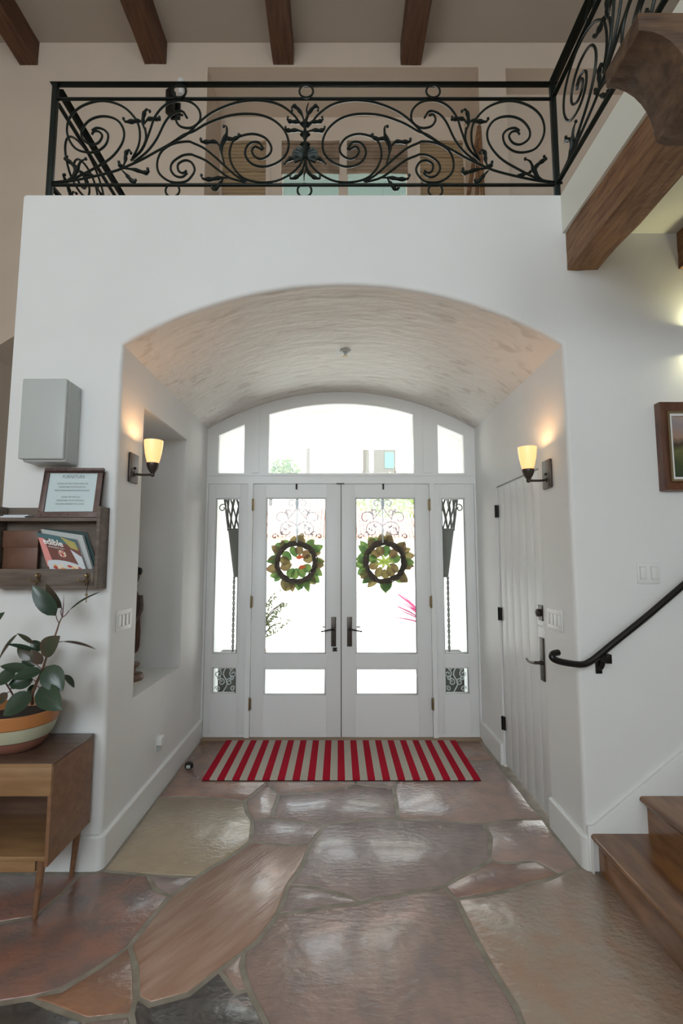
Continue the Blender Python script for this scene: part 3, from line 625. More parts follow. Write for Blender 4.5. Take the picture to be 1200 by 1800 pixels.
# ------------------------------------------------------------------ timber
def timber(name, x0, x1, y0_, y1_, z0, z1, m, label, group=None, amp=.008, nseg=24):
    mb = MB(); vs = []; fs = []; K_ = 12
    for i in range(nseg+1):
        y = y0_+(y1_-y0_)*i/nseg; c_ = [(x0, z0), ((2*x0+x1)/3, z0), ((x0+2*x1)/3, z0), (x1, z0), (x1, (2*z0+z1)/3), (x1, (z0+2*z1)/3), (x1, z1), ((x0+2*x1)/3, z1), ((2*x0+x1)/3, z1), (x0, z1), (x0, (z0+2*z1)/3), (x0, (2*z0+z1)/3)]
        for x, z in c_:
            v = noise.noise_vector(Vector((x*7, y*5, z*7)))*amp; vs.append((x+v.x, y, min(z+v.z, z1)))
    for i in range(nseg):
        for k in range(K_): fs.append((i*K_+k, i*K_+(k+1) % K_, (i+1)*K_+(k+1) % K_, (i+1)*K_+k))
    fs += [tuple(range(K_)), tuple(nseg*K_+k for k in range(K_))[::-1]]
    mb.add(vs, fs); o = obj(name, mb, m, bev=0, ang=40); tag(o, label, 'beam', group); return o
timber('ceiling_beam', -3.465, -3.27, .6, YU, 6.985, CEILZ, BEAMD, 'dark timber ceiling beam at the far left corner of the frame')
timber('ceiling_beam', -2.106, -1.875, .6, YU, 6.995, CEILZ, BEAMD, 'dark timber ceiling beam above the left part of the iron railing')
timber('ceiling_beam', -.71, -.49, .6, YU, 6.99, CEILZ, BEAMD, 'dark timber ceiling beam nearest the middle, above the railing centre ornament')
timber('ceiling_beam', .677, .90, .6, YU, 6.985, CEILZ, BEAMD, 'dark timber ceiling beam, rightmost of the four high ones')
timber('floor_beam', 1.362, 1.545, -2.0, YF-.001, 3.352, 3.584, BEAM, 'rough hewn brown beam under the right gallery edge', amp=.010)
timber('floor_beam', 2.03, 2.215, -2.0, YF-.001, 3.352, 3.584, BEAM, 'rough hewn brown beam end at the right frame edge above the framed painting', amp=.010)
# carved corbel end of the cross beam under the gallery edge
pr_ = [(.94, 3.350), (.94, 3.285)]
for i in range(9):
    t = i/8*PI/2; pr_.append((.955+.145*math.sin(t), 3.285-.205+.205*math.cos(t)))
pr_ += [(1.135, 3.065), (2.4, 3.065), (2.4, 3.350)]
mb = MB(); mb.prism([(x, 0, z) for x, z in pr_], (0, 1.355, 0), (0, 1.545, 0))
tag(obj('corbel_beam', mb, CORB, bev=.006), 'carved rounded end of a cross beam close overhead at upper right', 'beam')

# ------------------------------------------------------------------ staircase at right
stc = empty('staircase', (1.371, 2.0, 0), 'polished brown wooden stairs rising to the right under the handrail', 'stairs')
RH, TG, SX = .19, .268, 1.371
for i in range(9):
    x = SX+TG*i; z = RH*(i+1)
    obj('riser', MB().box(x, x+.02, 1.0, 2.697, z-RH+(.0 if i == 0 else .0), z-.032), STAIR, stc)
    b = MB(); n = 7; prf = [(x+TG+.02, z), (x-.022, z)]+[(x-.022-.016*math.sin(PI*k/n), z-.016+.016*math.cos(PI*k/n)) for k in range(1, n)]+[(x-.022, z-.032), (x+TG+.02, z-.032)]
    b.prism([(a_, 0, c_) for a_, c_ in prf], (0, 1.0, 0), (0, 2.697, 0)); obj('tread', b, STAIR, stc)
    b = MB(); b.box(x-.012, x, 1.0, 2.697, z-.046, z-.032); obj('cove_moulding', b, STAIR, stc)
obj('side_panel', MB().prism([(SX+.02, 1.0, 0), (SX+.02, 1.0, RH-.04), (SX+TG*8, 1.0, RH*8.9), (SX+TG*9, 1.0, RH*8.9), (SX+TG*9, 1.0, 0)], (0, 0, 0), (0, .02, 0)), STAIR, stc)

# ------------------------------------------------------------------ handrail
hY = 2.635
hp = [(985, 1149), (974, 1150), (970, 1155), (978, 1161), (1000, 1166), (1024, 1168), (1040, 1161), (1058, 1147), (1075, 1133), (1137, 1083), (1200, 1029)]
pts = [at(*p, Y=hY) for p in hp]; pts[0].y += .03; pts[1].y += .012
d_ = (pts[-1]-pts[-2]).normalized(); pts.append(pts[-1]+d_*1.6)
hr = empty('handrail', at(1062, 1182, Y=YF), 'dark bronze wall handrail with a curled lower end beside the stairs', 'handrail')
obj('rail', MB().tube(pts, .0175, 10, smooth=4), BLACK, hr)
def bracket(p):
    b = MB(); b.box(p.x-.017, p.x+.017, YF-.012, YF, p.z-.14, p.z-.035); b.tube([(p.x, YF-.012, p.z-.11), (p.x+.004, YF-.03, p.z-.10), (p.x+.012, YF-.04, p.z-.06)], .012, 8)
    b.box(p.x-.006, p.x+.024, hY-.016, YF-.028, p.z-.068, p.z-.02); obj('bracket', b, BLACK, hr, bev=.003)
bracket(at(1064, 1143, Y=hY)); q_ = pts[-2]+d_*1.0; bracket(q_)

# ------------------------------------------------------------------ sconces
def sconce(name, wx, y, z, sg, label):
    """wall sconce on a side wall; sg = +1 arm points to +X"""
    e = empty(name, (wx, y, z), label, 'wall lamp', 'pair of recess sconces')
    x = lambda d: wx+sg*d
    b = MB(); b.box(min(x(.0005), x(.016)), max(x(.0005), x(.016)), y-.058, y+.058, z-.09, z+.09); obj('back_plate', b, BRONZE, e, bev=.004)
    obj('screw', MB().ball((x(.018), y, z+.0), .009, n=8), BLACK, e)
    b = MB(); b.tube([(x(.01), y, z-.035), (x(.06), y, z-.040), (x(.125), y, z-.040)], .0075, 8); b.ball((x(.127), y, z-.040), .014, n=10); b.lathe([(.016, -.002), (.016, .006)], (x(.018), y, z-.035), 12, axis='X'); obj('arm', b, BRONZE, e)
    cx = x(.127); b = MB(); b.lathe([(.010, -.036), (.014, -.028), (.026, -.010), (.033, .006), (.037, .022), (.037, .032), (.0, .032)], (cx, y, z), 20); obj('cup', b, BRONZE, e, ang=50)
    b = MB(); b.lathe([(.034, .034), (.042, .06), (.050, .10), (.0555, .145), (.057, .172), (.054, .172), (.052, .145), (.047, .10), (.038, .06), (.030, .040)], (cx, y, z), 24); obj('glass_shade', b, LAMPG, e)
    l = bpy.data.lights.new('bulb', 'POINT'); l.energy = 1.3; l.color = (1, .62, .30); l.shadow_soft_size = .018
    o = bpy.data.objects.new('bulb', l); C.objects.link(o); o.location = (sg*.127, 0, .15); o.parent = e
    return e
sconce('wall_sconce', XL, 2.915, 2.19, 1, 'lit bronze sconce with amber glass cup on the left recess wall by the niche')
sconce('wall_sconce', XR, 2.985, 2.165, -1, 'lit bronze sconce with amber glass cup above the white plank door')
# up-and-down sconce above the painting, just outside the frame: its glow reaches in
e = empty('half_round_sconce', (2.16, YF, 2.92), 'half-round plaster sconce glowing above the framed painting', 'wall lamp')
b = MB(); n = 10
for k in range(n):
    a0, a1 = PI+PI*k/n, PI+PI*(k+1)/n
    for (z0, z1) in ((-.08, .08),): b.add([(2.16+.11*math.cos(a0), YF+.10*math.sin(a0), 2.92+z0), (2.16+.11*math.cos(a1), YF+.10*math.sin(a1), 2.92+z0), (2.16+.11*math.cos(a1), YF+.10*math.sin(a1), 2.92+z1), (2.16+.11*math.cos(a0), YF+.10*math.sin(a0), 2.92+z1)], [(0, 1, 2, 3)])
obj('shade', b, PLASTIC, e)
for dz in (.05, -.05):
    l = bpy.data.lights.new('bulb', 'POINT'); l.energy = 2.2; l.color = (1, .95, .55); l.shadow_soft_size = .02
    o = bpy.data.objects.new('bulb', l); C.objects.link(o); o.location = (0, -.05, dz); o.parent = e
# iron lantern on the gallery's back wall
e = empty('lantern', (-1.75, YU, 6.45), 'small dark iron wall lantern high on the gallery wall behind the railing', 'wall lamp')
obj('back_plate', MB().box(-1.80, -1.70, YU-.02, YU, 6.33, 6.52), BLACK, e, bev=.004)
obj('body', MB().lathe([(0, -.16), (.05, -.15), (.055, .08), (.02, .13), (0, .2)], (-1.78, YU-.09, 6.48), 8), BLACK, e)
obj('candle_glass', MB().lathe([(.03, .0), (.04, .16), (.0, .16)], (-1.68, YU-.07, 6.56), 10), PLASTIC, e)

# ------------------------------------------------------------------ switches, outlet, sprinkler, door stop
def plate(name, c, axis, w_, h_, n, label, off=0):
    c = Vector(c); e = empty(name, c, label, 'light switch')
    def bx(u0, u1, z0, z1, d0, d1):
        if axis == 'X+': return MB().box(c.x+d0, c.x+d1, c.y+u0, c.y+u1, c.z+z0, c.z+z1)
        if axis == 'X-': return MB().box(c.x-d1, c.x-d0, c.y+u0, c.y+u1, c.z+z0, c.z+z1)
        return MB().box(c.x+u0, c.x+u1, c.y-d1, c.y-d0, c.z+z0, c.z+z1)
    obj('face_plate', bx(-w_/2, w_/2, -h_/2, h_/2, .0003, .007), PLASTIC, e, bev=.002)
    for i in range(n):
        u = -w_/2+w_*(i+.5)/n
        obj('rocker_surround', bx(u-.018, u+.018, -.035, .035, .0065, .0085), GREY, e)
        obj('rocker', bx(u-.0155, u+.0155, -.0325, .0325, .008, .0125), PLASTIC, e, bev=.0015)
    return e
plate('switch_plate', (XL, 2.885, 1.28), 'X+', .19, .12, 4, 'white four-gang switch plate on the left recess wall below the sconce')
plate('switch_plate', (XR, 2.975, 1.27), 'X-', .20, .12, 4, 'white four-gang switch plate between the plank door and the corner')
p = at(1138, 1007, Y=YF); plate('switch_plate', p, 'Y', .125, .12, 2, 'white two-gang dimmer plate on the stair wall above the handrail')
e = empty('outlet', (XL, 3.38, .36), 'white wall outlet with a plugged-in night light low on the left recess wall', 'outlet')
p = at(275, 1307, X=XL); e.location = p
obj('cover_plate', MB().box(XL+.0003, XL+.006, p.y-.036, p.y+.036, p.z-.058, p.z+.058), PLASTIC, e, bev=.002)
obj('night_light', MB().box(XL+.006, XL+.045, p.y-.03, p.y+.03, p.z-.005, p.z+.05), PLASTIC, e, bev=.006)
obj('plug', MB().box(XL+.006, XL+.03, p.y-.017, p.y+.017, p.z-.045, p.z-.012), GREY, e, bev=.003)
sp = at(607, 617, Z=ZC-.002); 
b = MB(); b.lathe([(.046, 0), (.044, -.008), (.02, -.014), (.012, -.022), (.012, -.04), (0, -.04)], (sp.x, sp.y, ZC-.001), 20)
e = empty('sprinkler', (sp.x, sp.y, ZC-.05), 'small chrome sprinkler head in the middle of the plastered vault', 'sprinkler')
obj('escutcheon', b, GREY, e); b = MB()
for k in range(10):
    a = 2*PI*k/10; b.box(-.004, .004, .004, .022, -.0475, -.045, R=Matrix.Translation((sp.x, sp.y, ZC)) @ Matrix.Rotation(a, 4, 'Z'))
b.lathe([(.006, -.0485), (.006, -.04)], (sp.x, sp.y, ZC), 10); obj('deflector', b, BRASS, e)
ds = at(332, 1349, Z=0)
b = MB(); b.lathe([(.030, 0), (.034, .006), (.034, .02), (.028, .036), (.012, .044), (0, .045)], ds, 18); e = empty('door_stop', ds, 'small dark dome door stop on the floor left of the striped mat', 'door stop')
obj('dome', b, BLACK, e); obj('bumper', MB().box(ds.x-.012, ds.x+.020, ds.y-.042, ds.y-.030, .006, .03), GREY, e, bev=.004)

# ------------------------------------------------------------------ striped mat
m = bpy.data.materials.new('striped_wool'); m.use_nodes = True; N = m.node_tree.nodes; L = m.node_tree.links
b = N['Principled BSDF']; b.inputs['Roughness'].default_value = .95; b.inputs['Specular IOR Level'].default_value = .1
tc = N.new('ShaderNodeTexCoord'); sx_ = N.new('ShaderNodeSeparateXYZ'); L.new(tc.outputs['Object'], sx_.inputs[0])
MX0, MX1, MY0, MY1 = -1.010, 1.051, 3.735, 4.50; sw = (MX1-MX0)/37
ad = N.new('ShaderNodeMath'); ad.operation = 'MULTIPLY_ADD'; ad.inputs[1].default_value = 1/sw; ad.inputs[2].default_value = 18.5+20; L.new(sx_.outputs[0], ad.inputs[0])
mo = N.new('ShaderNodeMath'); mo.operation = 'MODULO'; mo.inputs[1].default_value = 2; L.new(ad.outputs[0], mo.inputs[0])
gt = N.new('ShaderNodeMath'); gt.operation = 'GREATER_THAN'; gt.inputs[1].default_value = 1; L.new(mo.outputs[0], gt.inputs[0])
mx = N.new('ShaderNodeMix'); mx.data_type = 'RGBA'; L.new(gt.outputs[0], mx.inputs[0]); mx.inputs[6].default_value = (.42, .012, .03, 1); mx.inputs[7].default_value = (.50, .45, .38, 1); L.new(mx.outputs[2], b.inputs['Base Color'])
nz = N.new('ShaderNodeTexNoise'); nz.inputs['Scale'].default_value = 160; bu = N.new('ShaderNodeBump'); bu.inputs['Strength'].default_value = .5; bu.inputs['Distance'].default_value = .004; L.new(tc.outputs['Object'], nz.inputs[0]); L.new(nz.outputs[0], bu.inputs['Height']); L.new(bu.outputs[0], b.inputs['Normal'])
e = empty('door_mat', ((MX0+MX1)/2, (MY0+MY1)/2, 0), 'red and cream striped wool mat lying in front of the white double doors', 'rug')
obj('striped_pile', MB().box(MX0, MX1, MY0, MY1, .003, .014), m, e, bev=.003)
obj('backing', MB().box(MX0-.003, MX1+.003, MY0-.003, MY1+.003, .0, .004), BLACK, e)

# ------------------------------------------------------------------ left wall: speaker, shelf, sign, magazines, console, plant
X0, X1, Yf, Yb, Z0, Z1 = -1.742, -1.492, 2.572, YF-.0005, 2.165, 2.625
e = empty('wall_speaker', ((X0+X1)/2, YF, Z0), 'plain grey metal wall box with rounded edges above the framed sign', 'speaker')
b = MB(); b.box(X0+.012, X1-.0, Yf+.02, Yb, Z0, Z1); obj('housing', b, GREY, e, bev=.010, seg=3)
b = MB(); b.box(X0, X1-.004, Yf, Yf+.024, Z0+.012, Z1+.003); obj('front_grille', b, GREY, e, bev=.008, seg=3)
# mail shelf
SX0, SX1, SYF = -1.885, -1.298, 2.612
sh = empty('wall_shelf', ((SX0+SX1)/2, YF, 1.47), 'weathered grey-brown wooden mail rack with hooks on the left wall', 'shelf')
obj('back_board', MB().box(SX0, SX1, YF-.012, YF-.0005, 1.475, 1.925), GREYW, sh)
for xa in (SX1-.02, SX0):
    obj('side_panel', MB().box(xa, xa+.02, SYF, YF-.012, 1.478, 1.925), GREYW, sh, bev=.003)
obj('top_shelf', MB().box(SX0+.02, SX1-.02, SYF+.004, YF-.012, 1.842, 1.862), GREYW, sh, bev=.002)
obj('bottom_shelf', MB().box(SX0+.02, SX1-.02, SYF+.004, YF-.012, 1.478, 1.494), GREYW, sh)
obj('front_rail', MB().box(SX0+.02, SX1-.02, SYF, SYF+.012, 1.494, 1.583), GREYW, sh, bev=.002)
def hook(px, py):
    p = at(px, py, Y=SYF); x, z = p.x, p.z
    e = obj('hook', MB().lathe([(.013, 0), (.014, -.004), (.009, -.010), (.006, -.012), (.011, -.020), (.008, -.028), (0, -.030)], (x, SYF, z+.01), 14, axis='Y').tube([(x, SYF-.004, z-.004), (x-.012, SYF-.02, z-.02), (x-.028, SYF-.03, z-.018), (x-.034, SYF-.034, z+.0)], .0032, 6).tube([(x, SYF-.004, z-.004), (x+.012, SYF-.02, z-.022), (x+.026, SYF-.03, z-.02), (x+.031, SYF-.034, z-.004)], .0032, 6).tube([(x, SYF-.003, z), (x, SYF-.012, z-.03), (x+.003, SYF-.03, z-.036), (x+.004, SYF-.036, z-.02)], .003, 6), BRASS, sh)
    tag(e, 'brass coat hook')
    return x, z
hook(68, 1015); hx_, hz_ = hook(154, 1015)
b = MB(); b.tube([(hx_+.030, SYF-.036, hz_-.012), (hx_+.022, SYF-.034, hz_-.03), (hx_+.016, SYF-.03, hz_-.05), (hx_+.014, SYF-.03, hz_-.085)], .0018, 6)
e = empty('key_ring', (hx_+.014, SYF-.03, hz_-.12), 'small key hanging on a cord from the right coat hook', 'key')
obj('cord', b, BLACK, e); obj('key', MB().lathe([(.008, -.002), (.008, .002)], (hx_+.014, SYF-.03, hz_-.09), 10, axis='Y').box(hx_+.0115, hx_+.0165, SYF-.031, SYF-.029, hz_-.13, hz_-.096), BRASS, e)
# sign leaning on the shelf
th = math.radians(-9)
signo = Vector((at(120, 909, Y=2.635).x, 2.632, 1.8635))
e = empty('framed_sign', signo, 'framed printed furniture notice leaning on top of the wall shelf', 'sign')
Rm = Matrix.Translation(signo) @ Matrix.Rotation(th, 4, 'X')
W2, Hh = .165, .285; fw = .030
FRM = mat('purple_brown_frame', (.115, .075, .07), .4, c2=(.17, .11, .10), scale=14)
b = MB()
for a in ((-W2, W2, 0, fw), (-W2, W2, Hh-fw, Hh), (-W2, -W2+fw, fw, Hh-fw), (W2-fw, W2, fw, Hh-fw)): b.box(a[0], a[1], -.009, .011, a[2], a[3], R=Rm)
obj('frame', b, FRM, e, bev=.0015); obj('notice', MB().box(-W2+fw-.002, W2-fw+.002, .0, .006, fw-.002, Hh-fw+.002, R=Rm), PAPER, e)
obj('rear_board', MB().box(-W2+.004, W2-.004, .006, .010, .004, Hh-.004, R=Rm), BLACK, e)
b = MB()
for i, (t_, s_, z_) in enumerate((('FURNITURE', .026, .226), ('PLEASE DO NOT MOVE INDOOR', .0125, .190), ('FURNITURE OUTDOORS OR', .0125, .170), ('MOVE FURNITURE BETWEEN ROOMS', .0125, .150), ('PLEASE RETURN ALL', .0125, .112), ('FURNITURE TO ITS ORIGINAL', .0125, .092), ('POSITION BEFORE YOU LEAVE', .0125, .072))):
    v_, f_ = text_mb(t_, s_); v_ = [Rm @ Vector((p.x*.93, -.0012, p.y+z_)) for p in v_]; b.add(v_, f_)
obj('lettering', b, INK, e, smooth=False)
b = MB()
for k in range(7): b.ball(Rm @ Vector((-W2+.02+k*.05, -.009, .012)), .003, n=6); b.ball(Rm @ Vector((-W2+.02+k*.05, -.009, Hh-.012)), .003, n=6)
obj('studs', b, BLACK, e)
# glare free glass
obj('glass', MB().box(-W2+fw, W2-fw, -.004, -.0025, fw, Hh-fw, R=Rm), GLASS, e)
# papers on the shelf top
p0 = at(25, 905, Y=2.66)
b = MB(); b.box(SX0+.03, -1.72, 2.63, 2.69, 1.8625, 1.871); b.box(SX0+.05, -1.70, 2.625, 2.68, 1.871, 1.877); tag(obj('paper_stack', b, PAPER, bev=.001), 'thin stack of white papers lying on the shelf top left of the sign', 'papers')
# leather folder
b = MB(); b.box(SX0+.03, -1.662, 2.668, 2.688, 1.495, 1.79); e = empty('leather_folder', (-1.75, 2.67, 1.495), 'brown leather folder standing in the rack pocket behind the magazines', 'folder')
obj('body', b, LEATH, e, bev=.006); obj('flap', MB().box(SX0+.028, -1.660, 2.664, 2.669, 1.70, 1.792), LEATH, e, bev=.004)
# magazines, fanned and leaning
COV = mat('cover_brown_red', (.17, .055, .045), .25); TEAL = mat('cover_teal', (.05, .14, .16), .3); BOWL = mat('cover_bowl', (.62, .66, .70), .3); FO1 = mat('print_orange', (.75, .33, .08), .3); FO2 = mat('print_red', (.42, .04, .03), .3); FO3 = mat('print_cream', (.8, .68, .5), .3); PNK = mat('print_pink', (.75, .28, .26), .3); TEALD = mat('dark_teal_cover', (.008, .045, .045), .35); YEL = mat('print_olive', (.42, .36, .10), .3)
def magazine(name, TL, TR, BL, ya, yb, t_, m, label, edge=PAPER):
    tl, tr_, bl = at(*TL, Y=ya), at(*TR, Y=ya), at(*BL, Y=yb); bl = tl+(bl-tl)*((tl.z-1.497)/(tl.z-bl.z)); u = tr_-tl; v = tl-bl; bl.z = max(bl.z, 1.497-min(0, u.z))
    v = tl-bl; c_ = bl+u/2+v/2; e = empty(name, c_, label, 'magazine', 'magazines in the rack pocket')
    w_, h_ = MW, MH; a, d_2 = u/w_, v/h_; nn_ = Vector((0, 1, 0))
    R = Matrix(((a.x, nn_.x, d_2.x, c_.x), (a.y, nn_.y, d_2.y, c_.y), (a.z, nn_.z, d_2.z, c_.z), (0, 0, 0, 1)))
    obj('pages', MB().box(-w_/2+.002, w_/2, .0012, t_-.0012, -h_/2+.001, h_/2-.001, R=R), edge, e)
    obj('cover', MB().box(-w_/2, w_/2+.001, 0, .0012, -h_/2, h_/2, R=R).box(-w_/2, w_/2+.001, t_-.0012, t_, -h_/2, h_/2, R=R).box(-w_/2-.001, -w_/2+.002, 0, t_, -h_/2, h_/2, R=R), m, e)
    return e, R
MW, MH = .21, .27
magazine('magazine', (78, 929), (151, 935), (98, 1001), 2.695, 2.68, .010, TEALD, 'dark teal magazine at the back of the pocket, only its top right edge showing', PAPER)
magazine('magazine', (72, 930), (144, 941), (90, 1001), 2.664, 2.652, .020, GREY, 'thick pale magazine standing between the cover-facing one and the dark teal one')
e, R = magazine('magazine', (64, 935.5), (133, 948.5), (82, 1001), 2.645, 2.628, .014, COV, 'food magazine with a fruit bowl on its cover, frontmost in the rack pocket')
b = MB(); yk = -.0006
def flat(pts, m, dy=yk): b.add([R @ Vector((x, dy, z)) for x, z in pts], [tuple(range(len(pts)))], m)
flat([(-MW/2, MH/2), (MW/2, MH/2), (MW/2, MH/2-.05), (-MW/2, MH/2-.028)], 0)
flat([(.02, MH/2-.001), (.095, MH/2-.02), (.10, MH/2-.07), (.06, MH/2-.06)], 8, -.0008)
flat([(-MW/2, MH/2-.03), (-MW/2+.03, MH/2-.03), (-MW/2+.04, -.07), (-MW/2, -.07)], 6, -.0008)
flat([(.055, .065), (MW/2, .03), (MW/2, -.06), (.075, -.03)], 1, -.0009)
flat([(.002+.10*math.cos(k*PI/12), -.045+.03*math.sin(k*PI/12)) for k in range(13)]+[(-.098, -.13), (.102, -.13)], 1, -.001)
rnd = random.Random(3)
for k in range(26):
    cx_, cz_ = rnd.uniform(-.065, .075), rnd.uniform(-.11, -.04); a0 = rnd.uniform(0, 3); r_ = rnd.uniform(.010, .02)
    flat([(cx_+r_*math.cos(a0+j*PI/3)*(1 if j % 2 else .6), cz_+r_*.6*math.sin(a0+j*PI/3)) for j in range(6)], rnd.choice((2, 3, 3, 4, 2)), -.0012-k*.00004)
for k in range(7):
    a0 = k*.9; flat([(.002, .028), (.002+.02*math.cos(a0), .028+.022*math.sin(a0)), (.002+.022*math.cos(a0+.7), .028+.024*math.sin(a0+.7))], 5 if k % 2 else 4, -.0012-k*.00004)
flat([(.002+.008*math.cos(j*PI/4), .024+.009*math.sin(j*PI/4)) for j in range(8)], 3, -.0018)
obj('cover_picture', b, [TEAL, BOWL, FO1, FO2, FO3, PNK, PNK, PAPER, YEL], e, smooth=False)
b = MB(); v_, f_ = text_mb('edible', .052, .0012, .85); b.add([R @ Vector((p.x-.03, -.0022, p.y+MH/2-.062)) for p in v_], f_)
v_, f_ = text_mb('MONTEREY BAY', .012); b.add([R @ Vector((p.x-.02, -.0022, p.y+MH/2-.080)) for p in v_], f_)
obj('title', b, mat('print_white', (.85, .85, .83), .4), e, smooth=False)
# console table
CX0, CX1, CY0, CY1 = -1.93, -1.315, 2.312, 2.695
t = empty('console_table', ((CX0+CX1)/2, (CY0+CY1)/2, 0), 'mid-century walnut nightstand with one drawer and open shelf by the left wall', 'table')
obj('top', MB().box(CX0, CX1, CY0, CY1, .687, .702), WALNUTD, t, bev=.002)
obj('top_edging', MB().box(CX0, CX1+.0005, CY0-.002, CY0+.006, .684, .7), OAKF, t)
obj('side_panel', MB().box(CX1-.018, CX1-.002, CY0+.01, CY1, .25, .686), WALNUT, t); obj('side_panel', MB().box(CX0, CX0+.016, CY0+.01, CY1, .25, .686), WALNUT, t)
obj('back_panel', MB().box(CX0+.016, CX1-.018, CY1-.01, CY1, .25, .686), WALNUTD, t)
obj('bottom_shelf', MB().box(CX0+.016, CX1-.018, CY0+.012, CY1-.01, .272, .292), OAKF, t, bev=.001)
obj('apron', MB().box(CX0+.06, CX1-.07, CY0+.03, CY0+.045, .215, .272), OAKF, t)
obj('shelf_divider', MB().box(CX0+.016, CX1-.018, CY0+.03, CY1-.01, .548, .556), WALNUT, t)
d = obj('drawer', MB().box(CX0+.018, CX1-.001, CY0, CY0+.018, .558, .683), OAKF, t, bev=.002)
def leg(x, y, fx, fy, z1=.272):
    b = MB(); vs = []
    for (cx, cy, z, r) in ((fx, fy, 0, .011), (x, y, z1, .019)):
        for k in range(12): a = 2*PI*k/12; vs.append((cx+r*math.cos(a), cy+r*math.sin(a), z))
    b.add(vs, [(k, (k+1) % 12, 12+(k+1) % 12, 12+k) for k in range(12)]+[tuple(range(12))[::-1], tuple(range(12, 24))]); obj('leg', b, WALNUT, t)
leg(CX1-.045, CY0+.04, CX1-.075, CY0+.06); leg(CX1-.04, CY1-.04, CX1-.07, CY1-.03); leg(CX0+.045, CY0+.04, CX0+.07, CY0+.06); leg(CX0+.04, CY1-.04, CX0+.07, CY1-.03)
# banded bowl planter
pc = Vector((-1.61, 2.505, .7025))
BAND = bpy.data.materials.new('banded_glaze'); BAND.use_nodes = True; N = BAND.node_tree.nodes; L = BAND.node_tree.links; bb = N['Principled BSDF']; bb.inputs['Roughness'].default_value = .4
tc = N.new('ShaderNodeTexCoord'); sx_ = N.new('ShaderNodeSeparateXYZ'); L.new(tc.outputs['Object'], sx_.inputs[0]); cr = N.new('ShaderNodeValToRGB'); mm = N.new('ShaderNodeMath'); mm.operation = 'MULTIPLY'; mm.inputs[1].default_value = 5
L.new(sx_.outputs[2], mm.inputs[0]); L.new(mm.outputs[0], cr.inputs[0]); cr.color_ramp.interpolation = 'CONSTANT'; el = cr.color_ramp.elements
el[0].position = 0; el[0].color = (.30, .13, .09, 1); el[1].position = .29; el[1].color = (.10, .045, .03, 1)
for ps, cl in ((.31, (.50, .50, .36, 1)), (.63, (.16, .07, .02, 1)), (.645, (.50, .20, .065, 1))):
    x_ = el.new(ps); x_.color = cl
L.new(cr.outputs[0], bb.inputs['Base Color'])
pt = empty('potted_rubber_plant', pc, 'rubber plant with dark leathery leaves in a banded bowl on the nightstand', 'plant')
b = MB(); b.lathe([(0, 0), (.095, 0), (.115, .01), (.137, .035), (.158, .07), (.174, .11), (.184, .15), (.189, .187), (.186, .192), (.180, .190), (.172, .15), (.16, .11), (.0, .10)], pc, 40); obj('bowl', b, BAND, pt)
b = MB(); b.lathe([(0, .155), (.09, .16), (.172, .150), (.168, .145), (0, .145)], pc, 24); obj('soil', b, TERRA, pt)
def cp(p, y): return at(p[0]/5.294, 1000+p[1]/5.294, Y=y)
def leafmb(base, tip, wdt, nrm, fold=.18, curl=.06, b=None, n=8):
    b = b or MB(); base, tip = Vector(base), Vector(tip); ax = (tip-base); L_ = ax.length; ax.normalize(); nrm = Vector(nrm); nrm = (nrm-ax*nrm.dot(ax)).normalized(); sd = ax.cross(nrm); vs = []
    for i in range(n+1):
        t_ = i/n; hw = wdt/2*(math.sin(PI*min(1, t_**.8))**.75 if 0 < t_ < 1 else .02); cc = base+ax*L_*t_+nrm*(-curl*L_*(2*t_-1)**2+curl*L_)
        for j in (-1, -.5, 0, .5, 1): vs.append(cc+sd*hw*j+nrm*abs(j)*hw*fold)
    return b.add(vs, [(i*5+j, i*5+j+1, (i+1)*5+j+1, (i+1)*5+j) for i in range(n) for j in range(4)])
